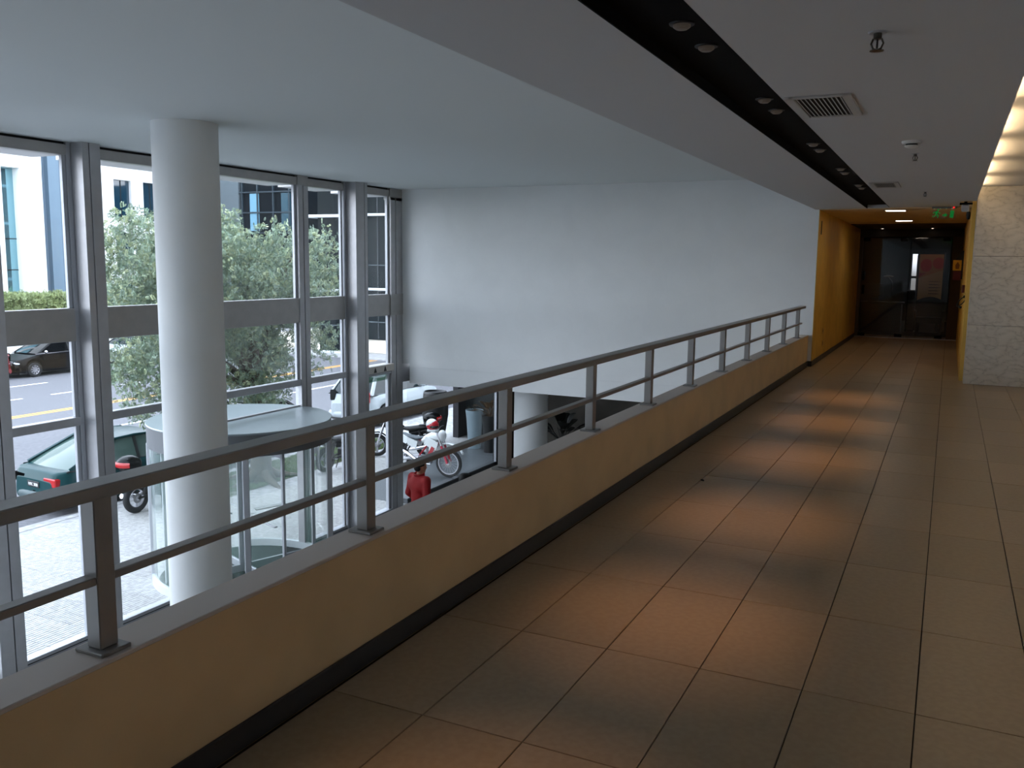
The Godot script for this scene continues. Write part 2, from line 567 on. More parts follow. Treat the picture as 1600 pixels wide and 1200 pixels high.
# ---------- the glass front ----------
func glass_front() -> void:
	var bays := [[-7.576, -6.52, "first"], [-11.87, -7.90, "wide"], [-13.13, -12.13, "narrow"], [-14.60, -13.58, "door"], [-6.2, -2.4, "left"], [-2.0, 2.9, "leftmost"]]
	var k := 0
	for q in bays:
		k += 1
		var z0: float = q[0]
		var z1: float = q[1]
		var w := setting("window_%d" % k, "tall steel framed glass bay of the street front", "window")
		part_box("shadow_gap", V(-9.9, 2.975, z0), V(-9.86, HIGH, z1), M.dark, w)
		part_box("head_frame", V(-9.95, 2.85, z0), V(-9.82, 2.978, z1), M.band, w, 0.004)
		part_box("soffit", V(-10.45, 2.85, z0), V(-9.95, 3.02, z1), mat(Color(0.8, 0.79, 0.79), 0.6), w, 0.004)
		part_box("band_panel", V(-9.93, 0.565, z0), V(-9.815, 0.98, z1), M.band, w, 0.006)
		if q[2] != "door":
			part_box("transom", V(-9.92, -0.51, z0), V(-9.81, -0.40, z1), M.mullion, w, 0.006)
		pane(z0, z1, 0.98, 2.85, w)
		pane(z0, z1, -0.4, 0.565, w)
		for zz in [z0, z1]:
			var s := 1.0 if zz == z0 else -1.0
			part_box("glazing_bead", V(-9.9, 0.98, zz), V(-9.85, 2.85, zz + s * 0.05), M.alu, w, 0.003)
			part_box("glazing_bead", V(-9.9, -0.4, zz), V(-9.85, 0.565, zz + s * 0.05), M.alu, w, 0.003)
		if q[2] == "wide":
			part_box("transom", V(-9.9, -0.88, -11.87), V(-9.84, -0.845, -9.1), M.mullion, w, 0.004)
			pane(-11.87, -9.1, -0.845, -0.51, w)
			pane(-9.05, z1, GROUND + 0.1, -0.51, w)
			part_box("sill", V(-9.95, GROUND, -9.05), V(-9.82, GROUND + 0.1, z1), M.alu, w, 0.005)
			part_box("sill_groove", V(-9.818, GROUND + 0.045, -9.05), V(-9.814, GROUND + 0.055, z1), M.dark, w)
		elif q[2] == "door":
			door_bay(w, z0, z1)
		else:
			pane(z0, z1, GROUND + 0.1, -0.51, w)
			part_box("sill", V(-9.95, GROUND, z0), V(-9.82, GROUND + 0.1, z1), M.alu, w, 0.005)
			part_box("sill_groove", V(-9.818, GROUND + 0.045, z0), V(-9.814, GROUND + 0.055, z1), M.dark, w)
			for zz in [z0, z1]:
				var s := 1.0 if zz == z0 else -1.0
				part_box("glazing_bead", V(-9.9, GROUND + 0.1, zz), V(-9.85, -0.51, zz + s * 0.05), M.alu, w, 0.003)
	# mullions: box with a groove, glass channel on the outside
	var posts := [[-7.90, -7.64, -7.74], [-6.52, -6.20, -6.38], [-13.58, -13.23, -13.485], [-2.4, -2.06, -2.2]]
	var n := 0
	for p in posts:
		n += 1
		var t := setting("trim_%d" % n, "deep steel mullion of the street front", "mullion")
		part_box("mullion_half", V(-9.9, GROUND, p[0]), V(-9.62, HIGH, p[2] - 0.006), M.mullion, t, 0.004)
		part_box("mullion_half", V(-9.9, GROUND, p[2] + 0.006), V(-9.62, HIGH, p[1]), M.mullion, t, 0.004)
		part_box("groove", V(-9.9, GROUND, p[2] - 0.006), V(-9.64, HIGH, p[2] + 0.006), M.dark, t)
		part_box("glazing_channel", V(-9.95, GROUND, p[1]), V(-9.83, HIGH, p[1] + 0.064), M.alu, t, 0.004)
	n += 1
	var t2 := setting("trim_%d" % n, "slim steel mullion over the edge of the revolving door", "mullion")
	part_box("mullion_half", V(-9.94, GROUND, -12.13), V(-9.8, 2.85, -12.01), M.mullion, t2, 0.004)
	part_box("mullion_half", V(-9.94, GROUND, -11.99), V(-9.8, 2.85, -11.87), M.mullion, t2, 0.004)
	part_box("groove", V(-9.94, GROUND, -12.01), V(-9.82, 2.85, -11.99), M.dark, t2)
	part_box("mullion_half", V(-9.95, 2.85, -12.13), V(-9.8, HIGH, -11.87), M.band, t2)
	n += 1
	var t3 := setting("trim_%d" % n, "corner steel mullion beside the white end wall", "mullion")
	part_box("mullion_half", V(-9.94, GROUND, -14.76), V(-9.8, 2.85, -14.6), M.mullion, t3, 0.004)
	part_box("mullion_half", V(-9.94, GROUND, -15.0), V(-9.8, 2.85, -14.78), M.mullion, t3, 0.004)
	part_box("groove", V(-9.94, GROUND, -14.78), V(-9.82, 2.85, -14.76), M.dark, t3)
	part_box("mullion_half", V(-9.95, 2.79, -15.0), V(-9.8, HIGH, -14.58), M.band, t3)
	part_box("mullion_half", V(-9.93, 0.565, -15.0), V(-9.79, 0.98, -14.58), M.band, t3)
	# glass that goes on beyond the white wall
	k += 1
	var g := setting("window_%d" % k, "low street window in the room under the white wall", "window")
	part_box("sill", V(-10.0, GROUND, -19.3), V(-9.86, GROUND + 0.1, -15.25), mat(Color(0.3, 0.31, 0.32), 0.4, 0.3), g, 0.005)
	part_box("sill_groove", V(-9.858, GROUND + 0.05, -19.3), V(-9.855, GROUND + 0.06, -15.25), M.dark, g)
	pane(-19.25, -15.25, GROUND + 0.1, -0.8, g)
	part_box("glazing_bead", V(-9.9, GROUND + 0.1, -19.3), V(-9.84, -0.8, -19.26), M.alu, g)
	part_box("solid_panel", V(-9.95, GROUND, -20.4), V(-9.8, -0.8, -19.3), M.dark, g)
	part_box("glazing_bead", V(-9.94, -0.8, -15.28), V(-9.8, -0.42, -14.98), M.mullion, g)


func door_bay(w: Node, z0: float, z1: float) -> void:
	part_box("door_operator", V(-9.97, -0.52, z0), V(-9.74, -0.38, z1), mat(Color(0.8, 0.78, 0.75), 0.4), w, 0.008)
	for z in [-13.95, -14.28]:
		var t := MB.new()
		t.prism(PackedVector2Array([V2(z - 0.04, -0.5), V2(z + 0.04, -0.5), V2(z, -0.41)]), "x", -9.74, -9.728)
		put("bracket", t, M.dark, w)
	part_box("door_rail", V(-9.93, -0.58, z0), V(-9.81, -0.54, z1), M.alu, w, 0.004)
	part_box("gasket", V(-9.92, -0.54, z0), V(-9.82, -0.52, z1), M.dark, w)
	part_box("green_film", V(FRONT - 0.008, -0.7, z0), V(FRONT + 0.008, -0.58, z1), glass(Color(0.1, 0.62, 0.38), 0.55), w)
	pane(z0, z1, GROUND + 0.1, -0.7, w)
	part_box("door_stile", V(-9.91, GROUND + 0.02, z0), V(-9.84, -0.58, z0 + 0.07), M.alu, w, 0.004)
	part_box("door_stile", V(-9.91, GROUND + 0.02, z1 - 0.07), V(-9.84, -0.58, z1), M.alu, w, 0.004)
	part_box("threshold", V(-9.97, GROUND, z0), V(-9.8, GROUND + 0.06, z1), M.alu, w, 0.005)
	part_box("side_panel", V(-9.95, GROUND + 0.06, -13.9), V(-9.9, -0.72, -13.66), mat(Color(0.72, 0.71, 0.68), 0.6), w, 0.004)
	var h := MB.new()
	h.tube([V(-9.8, -2.55, -13.72), V(-9.78, -2.55, -13.72), V(-9.78, -2.15, -13.72), V(-9.8, -2.15, -13.72)], 0.014)
	put("door_handle", h, M.dark, w)


# ---------- outdoors ----------
func street() -> void:
	var p := setting("pavement", "pale ribbed paving between the glass front and the parked cars", "pavement")
	part_box("bed", V(-15.0, GROUND - 0.4, -38.5), V(-9.95, GROUND - 0.014, 20.0), M.concrete, p)
	part_box("kerb", V(-15.2, GROUND - 0.4, -38.5), V(-15.0, GROUND, 20.0), M.concrete, p, 0.02)
	var t := 0.6
	var paver := MB.new()
	paver.box(V(0.003, -0.02, 0.003), V(t - 0.003, -0.006, t - 0.003))
	for k in 10:
		var x0 := 0.006 + k * 0.0595
		paver.box(V(x0, -0.006, 0.004), V(x0 + 0.05, 0.0, t - 0.004), 0.004)
	var pm := paver.mesh()
	for i in 30:
		for j in 9:
			var x := -9.95 - t * (j + 1)
			var z := -5.4 - t * (i + 1)
			if x < -15.01 + 0.001 and j == 8:
				continue
			if x < -13.4 and z < -13.2 and z > -21.0:
				continue
			put("paver", pm, M.pavers[rng.randi() % 3], p, V(x, GROUND, z))
	part_box("granite_apron", V(-12.8, GROUND - 0.01, -38.5), V(-9.95, GROUND + 0.004, -23.4), M.concrete, p)
	part_box("granite_apron", V(-11.9, GROUND - 0.01, -22.2), V(-9.95, GROUND + 0.006, -15.2), M.granite, p)
	var r := setting("road", "wide grey asphalt road with lane markings", "road")
	part_box("asphalt", V(-36.6, STREET - 0.3, -38.5), V(-15.2, STREET, 20.0), M.asphalt, r)
	part_box("gutter", V(-15.6, STREET, -38.5), V(-15.2, STREET + 0.012, 20.0), M.concrete, r)
	for x in [-26.7, -26.95]:
		part_box("centre_line", V(x - 0.06, STREET, -38.4), V(x + 0.06, STREET + 0.004, 20.0), M.road_yellow, r)
	for q in [[-22.8, -20.6, 3.0], [-22.8, -29.9, 3.0], [-22.8, -11.3, 3.0], [-30.2, -20.9, 3.0], [-30.2, -27.3, 2.0], [-30.2, -25.1 + 2.1, 0.9], [-33.3, -24.2, 1.6], [-33.3, -29.2, 1.7], [-30.2, -33.4, 2.4], [-33.3, -35.0, 2.0]]:
		part_box("lane_dash", V(q[0] - 0.07, STREET, q[1]), V(q[0] + 0.07, STREET + 0.004, q[1] + q[2]), M.road_white, r)
	var far := setting("pavement_far", "pavement on the other side of the road", "pavement")
	part_box("bed", V(-50.0, GROUND - 0.4, -38.5), V(-36.6, GROUND, 20.0), M.concrete, far, 0.02)
	part_box("bed", V(-60.0, GROUND - 0.4, -75.0), V(8.0, GROUND - 0.02, -38.5), M.concrete, far, 0.02)
	var g := setting("ground", "ground under the city blocks", "ground")
	part_box("earth", V(-140.0, GROUND - 1.2, -140.0), V(60.0, GROUND - 0.5, 60.0), M.soil, g)
	# recess with the planters, round the corner of the building
	var w := setting("wall_recess", "dark recess wall behind the tall planters", "wall")
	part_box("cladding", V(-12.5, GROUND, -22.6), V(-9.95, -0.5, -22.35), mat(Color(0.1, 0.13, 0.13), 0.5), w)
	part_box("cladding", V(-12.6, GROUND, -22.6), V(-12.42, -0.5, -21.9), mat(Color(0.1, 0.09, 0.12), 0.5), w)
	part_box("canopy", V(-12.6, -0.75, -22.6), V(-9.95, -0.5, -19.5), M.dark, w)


func leaf_mesh(l: float, w: float) -> ArrayMesh:
	# a sprig: a stem with pairs of pointed leaflets, slightly folded
	var b := MB.new()
	for k in 4:
		var y := l * (0.2 + 0.22 * k)
		for s in [-1.0, 1.0]:
			var root := V(0, y, 0)
			var tip := V(s * w, y + l * 0.2, 0.02 * s)
			var a := V(s * w * 0.5, y + l * 0.18, w * 0.12)
			var c := V(s * w * 0.55, y - l * 0.02, w * 0.12)
			b.flat(root, a, tip, V(0, 0, 1))
			b.flat(root, tip, c, V(0, 0, 1))
	b.flat(V(0, l * 1.3, 0), V(-w * 0.3, l, 0.01), V(w * 0.3, l, 0.01), V(0, 0, 1))
	return b.mesh()


func scatter(called: String, m: Mesh, mats: Material, xfs: Array, cols: Array, parent: Node) -> MultiMeshInstance3D:
	var mm := MultiMesh.new()
	mm.transform_format = MultiMesh.TRANSFORM_3D
	mm.use_colors = true
	mm.mesh = m
	mm.instance_count = xfs.size()
	for i in xfs.size():
		mm.set_instance_transform(i, xfs[i])
		mm.set_instance_color(i, cols[i])
	var o := MultiMeshInstance3D.new()
	o.multimesh = mm
	o.material_override = mats
	o.name = numbered(called, parent)
	parent.add_child(o, true)
	o.set_meta("kind", "stuff")
	return o


func leaf_mat(back := 0.35) -> StandardMaterial3D:
	var m := mat(Color(1, 1, 1), 0.55)
	m.vertex_color_use_as_albedo = true
	m.backlight_enabled = true
	m.backlight = Color(back, back, back)
	return m


func in_ball() -> Vector3:
	while true:
		var p := V(rng.randf_range(-1, 1), rng.randf_range(-1, 1), rng.randf_range(-1, 1))
		if p.length() < 1.0:
			return p
	return Vector3.ZERO


func any_basis(s: float) -> Basis:
	return Basis(V(rng.randf_range(-1, 1), rng.randf_range(-1, 1), rng.randf_range(-1, 1)).normalized(), rng.randf() * TAU).scaled(Vector3.ONE * s)


func tree_and_lawn() -> void:
	var base := V(-13.9, GROUND, -15.35)
	var t := thing("street_tree", "large leafy green tree on the lawn strip just outside the glass front", "tree", base)
	var tr := MB.new()
	var trunk := [V(0, -0.05, 0), V(0.0, 0.25, 0.0), V(0.05, 0.9, 0.03), V(0.02, 1.7, 0.1), V(-0.05, 2.4, 0.15), V(0.05, 3.2, 0.2)]
	tr.tube(trunk, [Vector2(0.36, 0.36), Vector2(0.25, 0.25), Vector2(0.2, 0.2), Vector2(0.18, 0.18), Vector2(0.17, 0.17), Vector2(0.12, 0.12)], 14)
	put("trunk", tr, M.bark, t)
	for a in [0.4, 1.6, 2.7, 3.9, 5.2]:
		var rt := MB.new()
		var d := V(cos(a), 0, sin(a))
		rt.tube([V(0, 0.3, 0), d * 0.35 + V(0, 0.1, 0), d * 0.7 + V(0, 0.03, 0), d * 1.1 + V(0, -0.05, 0)], [Vector2(0.14, 0.14), Vector2(0.1, 0.1), Vector2(0.06, 0.06), Vector2(0.03, 0.03)], 8)
		put("root", rt, M.bark, t)
	# crown lobes (centre, radii), relative to the base
	var lobes := [
		[V(0.2, 4.3, 1.6), V(1.5, 1.35, 1.5)], [V(0.3, 3.6, 3.0), V(1.3, 1.2, 1.2)], [V(0.3, 5.1, 2.6), V(1.3, 1.1, 1.25)],
		[V(0.2, 4.9, 0.6), V(1.5, 1.25, 1.4)], [V(0.2, 3.9, -0.6), V(1.45, 1.3, 1.3)], [V(0.3, 4.9, -0.9), V(1.1, 0.9, 0.8)],
		[V(0.1, 2.7, 0.3), V(1.2, 0.9, 1.3)], [V(0.5, 2.9, 3.2), V(0.9, 0.9, 1.0)], [V(0.2, 2.2, 0.9), V(0.8, 0.6, 0.9)],
		[V(-1.2, 4.6, 1.0), V(1.4, 1.4, 1.6)], [V(-1.0, 3.4, 0.5), V(1.3, 1.1, 1.5)], [V(0.1, 3.1, -1.0), V(0.9, 0.9, 0.8)]]
	for q in lobes:
		var br := MB.new()
		var c: Vector3 = q[0]
		br.tube([V(0.02, minf(2.2, c.y - 0.4), 0.15), V(c.x * 0.4, lerpf(2.2, c.y, 0.55), c.z * 0.45 + 0.08), c + V(0, 0.3, 0)], [Vector2(0.1, 0.1), Vector2(0.06, 0.06), Vector2(0.015, 0.015)], 7)
		put("branch", br, M.bark, t)
	var xfs := []
	var cols := []
	var tones := [Color(0.17, 0.24, 0.15), Color(0.25, 0.31, 0.19), Color(0.22, 0.29, 0.21), Color(0.32, 0.36, 0.2), Color(0.15, 0.21, 0.15)]
	for q in lobes:
		var c: Vector3 = q[0]
		var r: Vector3 = q[1]
		var count := int(2700 * r.x * r.y * r.z / 2.2)
		var clumps := []
		for k in 34:
			var u := in_ball()
			u = u.normalized() * pow(u.length(), 0.45)
			clumps.append(u * r + c)
		for i in count:
			var p: Vector3 = clumps[i % clumps.size()] + in_ball() * 0.36
			xfs.append(Transform3D(any_basis(rng.randf_range(0.75, 1.35)), p))
			var col: Color = tones[rng.randi() % 5]
			cols.append(col * rng.randf_range(0.8, 1.25))
	scatter("foliage", leaf_mesh(0.085, 0.05), leaf_mat(0.5), xfs, cols, t)
	# lawn
	var l := MB.new()
	l.box(V(-15.0, GROUND - 0.1, -20.9), V(-13.45, GROUND - 0.01, -13.3), 0.03)
	tag(put("soil_bed", l, M.soil), "earth bed of the lawn strip around the tree", "soil", "", "structure")
	var blade := MB.new()
	for k in 5:
		var d := Vector2.from_angle(k * 1.3) * 0.025
		blade.flat(V(d.x - 0.006, 0, d.y), V(d.x + 0.006, 0, d.y), V(d.x * 2.2, 0.055, d.y * 2.2), V(0, 1, 0.2))
	xfs = []
	cols = []
	for i in 7000:
		xfs.append(Transform3D(Basis(Vector3.UP, rng.randf() * TAU).scaled(Vector3.ONE * rng.randf_range(0.7, 1.3)), V(rng.randf_range(-14.97, -13.48), GROUND - 0.012, rng.randf_range(-20.85, -13.35))))
		cols.append(Color(0.1, 0.16, 0.05) * rng.randf_range(0.75, 1.3))
	var g := scatter("grass", blade.mesh(), leaf_mat(0.25), xfs, cols, self)
	tag(g, "short green grass of the lawn strip around the tree foot", "grass")


func hedge(called: String, lo: Vector3, hi: Vector3, label: String, tint: Color, count: int) -> void:
	var h := thing(called, label, "hedge", V((lo.x + hi.x) / 2, lo.y, (lo.z + hi.z) / 2))
	var o := h.position
	var b := MB.new()
	b.box(lo - o + V(0.3, 0, 0.1), hi - o - V(0.3, 0.25, 0.1), 0.2)
	put("twigs", b, mat(Color(0.12, 0.16, 0.07), 0.9), h)
	var xfs := []
	var cols := []
	for i in count:
		var p := V(rng.randf_range(lo.x, hi.x), 0, rng.randf_range(lo.z, hi.z))
		if rng.randf() < 0.5:
			p.y = hi.y + rng.randf_range(-0.3, 0.06)
		else:
			p.y = rng.randf_range(lo.y, hi.y)
			p.x = hi.x + rng.randf_range(-0.3, 0.05)
		xfs.append(Transform3D(any_basis(rng.randf_range(0.8, 1.4)), p - o))
		cols.append(tint * rng.randf_range(0.7, 1.3))
	scatter("foliage", leaf_mesh(0.2, 0.12), leaf_mat(), xfs, cols, h)


func far_buildings() -> void:
	var hw := setting("wall_street", "low white wall under the clipped hedge across the road", "wall")
	part_box("plaster", V(-45.4, GROUND, -40.2), V(-43.1, -1.35, -20.0), mat(Color(0.85, 0.85, 0.84), 0.8), hw, 0.02)
	hedge("hedge", V(-45.2, -1.35, -40.0), V(-43.2, -0.45, -24.0), "long clipped green hedge in front of the white building across the road", Color(0.23, 0.28, 0.12), 7000)
	# white building with tall dark windows
	var white := mat(Color(0.92, 0.92, 0.91), 0.7)
	var blue := mat(Color(0.37, 0.44, 0.5), 0.6)
	var win := mat(Color(0.5, 0.66, 0.7), 0.04, 0.75)
	var b := thing("office_building", "bright white building across the road with tall glass strips between white piers", "building", V(-46, GROUND, -31.5))
	var o := b.position
	part_box("wall", V(-60, GROUND, -33.85) - o, V(-46.9, 14.0, -22.0) - o, white, b)
	part_box("fascia", V(-47, 6.45, -33.85) - o, V(-46, 14.0, -22.0) - o, white, b)
	part_box("plinth", V(-47, GROUND, -33.85) - o, V(-46, -1.4, -22.0) - o, white, b)
	var edge := -33.85
	for k in 7:
		part_box("pier", V(-47, -1.4, edge) - o, V(-46, 6.45, edge + (1.33 if k == 0 else 0.55)) - o, white, b, 0.02)
		var z0 := edge + (1.33 if k == 0 else 0.55)
		var wn := part_box("window", V(-46.9, -1.4, z0) - o, V(-46.6, 6.45, z0 + 1.06) - o, win, b)
		for y in [0.9, 2.6]:
			part_box("mullion", V(-46.6, y, z0) - o, V(-46.57, y + 0.05, z0 + 1.06) - o, M.dark, wn)
		edge = z0 + 1.06
	var bb := thing("blue_building", "blue grey plain walled block right of the white piers across the road", "building", V(-48, GROUND, -36))
	o = bb.position
	part_box("wall", V(-62, GROUND, -37.3) - o, V(-47.6, 14, -33.85) - o, blue, bb)
	part_box("pilaster", V(-47.6, GROUND, -35.9) - o, V(-47.3, 14, -35.2) - o, mat(Color(0.42, 0.5, 0.56), 0.6), bb)
	part_box("pilaster", V(-47.6, GROUND, -34.2) - o, V(-47.4, 14, -33.85) - o, mat(Color(0.42, 0.5, 0.56), 0.6), bb)
	# white block with big square blue windows above the tree
	var s := thing("white_block", "white block with big square blue windows seen above the tree", "building", V(-52, GROUND, -45))
	o = s.position
	part_box("wall", V(-64, GROUND, -60) - o, V(-52.3, 16, -37.3) - o, mat(Color(0.06, 0.17, 0.24), 0.1), s)
	for y in [7.0, 3.4, 0.0]:
		part_box("spandrel", V(-52.3, y, -60) - o, V(-52, y + (9.0 if y > 6 else 0.9), -37.3) - o, white, s, 0.02)
	for k in 8:
		var zc := -41.15 - k * 2.5
		part_box("pier", V(-52.3, GROUND, zc) - o, V(-51.98, 7.1, zc + 1.05) - o, white, s, 0.02)
		var wn := part_box("window", V(-52.32, 4.3, zc - 1.45) - o, V(-52.22, 7.0, zc) - o, mat(Color(0.07, 0.19, 0.25), 0.05, 0.0, 0.7), s)
		part_box("mullion", V(-52.22, 4.3, zc - 0.75) - o, V(-52.18, 7.0, zc - 0.7) - o, M.dark, wn)
	part_box("pier", V(-52.3, GROUND, -39.0) - o, V(-51.98, 7.1, -37.3) - o, white, s, 0.02)
	# dark framed glass block
	var d := thing("dark_glass_block", "dark blue glass block with a frame of thin bars above the tree", "building", V(-44, GROUND, -52))
	o = d.position
	part_box("wall", V(-51.9, GROUND, -55.9) - o, V(-43.6, 14, -52.2) - o, mat(Color(0.02, 0.05, 0.08), 0.15, 0.0, 0.2), d)
	part_box("concrete_pier", V(-51.9, GROUND, -52.3) - o, V(-48.6, 14, -52.0) - o, mat(Color(0.36, 0.4, 0.42), 0.7), d)
	for k in 4:
		var x := -48.4 + k * 1.5
		part_box("bar", V(x, GROUND, -52.2) - o, V(x + 0.12, 14, -52.05) - o, mat(Color(0.15, 0.2, 0.23), 0.5), d)
	for y in [3.6, 5.1, 6.6, 8.1]:
		part_box("bar", V(-48.6, y, -52.2) - o, V(-43.6, y + 0.1, -52.04) - o, mat(Color(0.15, 0.2, 0.23), 0.5), d)
	for q in [[-47.6, 5.2], [-44.6, 5.2]]:
		part_box("pane", V(q[0], q[1] - 1.4, -52.18) - o, V(q[0] + 0.85, q[1] + 1.35, -52.1) - o, mat(Color(0.45, 0.62, 0.7) if q[0] < -46 else Color(0.15, 0.28, 0.33), 0.1), d)
	# dark tower with a pale blue stripe
	var n := thing("navy_tower", "dark navy tower with one pale blue vertical stripe behind the tree edge", "building", V(-39.5, GROUND, -56))
	o = n.position
	part_box("wall", V(-46.5, GROUND, -66) - o, V(-34, 8.0, -56.2) - o, mat(Color(0.06, 0.1, 0.17), 0.25), n)
	part_box("stripe", V(-45.05, GROUND, -56.2) - o, V(-44.6, 8.0, -56.0) - o, mat(Color(0.4, 0.55, 0.72), 0.6), n)
	# corner glass building at the end of the road
	var c := thing("corner_glass_building", "dark reflective glass building with white ledges at the end of the road", "building", V(-29, GROUND, -40.2))
	o = c.position
	var dk := mat(Color(0.02, 0.06, 0.075), 0.12, 0.0, 0.17)
	var led := mat(Color(0.72, 0.74, 0.75), 0.5)
	part_box("glass_wall", V(-29.3, -2.65, -52) - o, V(-8, 14, -40.4) - o, dk, c)
	part_box("base_wall", V(-36, GROUND, -52) - o, V(-8, -2.65, -40.5) - o, mat(Color(0.85, 0.82, 0.76), 0.8), c)
	part_box("corner_bay", V(-31.2, GROUND + 0.1, -52) - o, V(-29.3, 14, -39.4) - o, dk, c)
	for y in [-0.05, 3.95, 6.6]:
		part_box("ledge", V(-32.0, y, -52) - o, V(-29.15, y + 0.16, -39.2) - o, led, c, 0.02)
		part_box("ledge", V(-29.15, y + 0.1, -52) - o, V(-8, y + 0.24, -40.2) - o, led, c, 0.02)
	part_box("ledge", V(-31.3, GROUND - 0.02, -50) - o, V(-29.2, GROUND + 0.12, -39.3) - o, led, c, 0.02)
	for y in [-1.9, -1.2, 1.2, 5.6]:
		part_box("glazing_bar", V(-31.21, y, -50) - o, V(-29.29, y + 0.05, -39.37) - o, mat(Color(0.3, 0.34, 0.36), 0.4), c)
		part_box("glazing_bar", V(-29.25, y + 0.2, -50) - o, V(-8, y + 0.25, -40.37) - o, mat(Color(0.3, 0.34, 0.36), 0.4), c)
	for k in 9:
		part_box("glazing_bar", V(-28.0 + k * 2.2, -2.6, -50) - o, V(-27.94 + k * 2.2, 14, -40.37) - o, mat(Color(0.12, 0.14, 0.16), 0.4), c)


# ---------- railing on the parapet ----------
func railing() -> void:
	var r := thing("railing", "long brushed steel handrail with a lower bar along the tan parapet", "railing", V(-2.07, 0.51, 0))
	part_box("top_rail", V(-0.045, 0.442, -14.75), V(0.045, 0.481, 2.9), M.rail_steel, r, 0.004)
	part_box("mid_rail", V(-0.022, 0.198, -14.6), V(0.022, 0.222, 2.9), M.rail_steel, r, 0.003)
	var post := MB.new()
	post.box(V(-0.027, 0.012, -0.03), V(0.027, 0.442, 0.03), 0.003)
	var plate := MB.new()
	plate.box(V(-0.055, 0.0, -0.05), V(0.055, 0.012, 0.05), 0.003)
	var pm := post.mesh()
	var bm := plate.mesh()
	for k in range(-3, 11):
		var o := put("post", pm, M.rail_steel, r, V(0, 0, -1.63 - 1.262 * k))
		put("base_plate", bm, M.rail_steel, o)


func lamp_spot(at: Vector3, c: Color, energy: float, angle: float, parent: Node) -> SpotLight3D:
	var s := SpotLight3D.new()
	s.name = "lamp_light"
	s.light_color = c
	s.light_energy = energy
	s.spot_angle = angle
	s.spot_angle_attenuation = 1.0
	s.spot_range = 12.0
	s.spot_attenuation = 2.0
	s.light_size = 0.005
	s.shadow_enabled = true
	s.rotation.x = -PI / 2
	parent.add_child(s)
	s.position = at
	return s


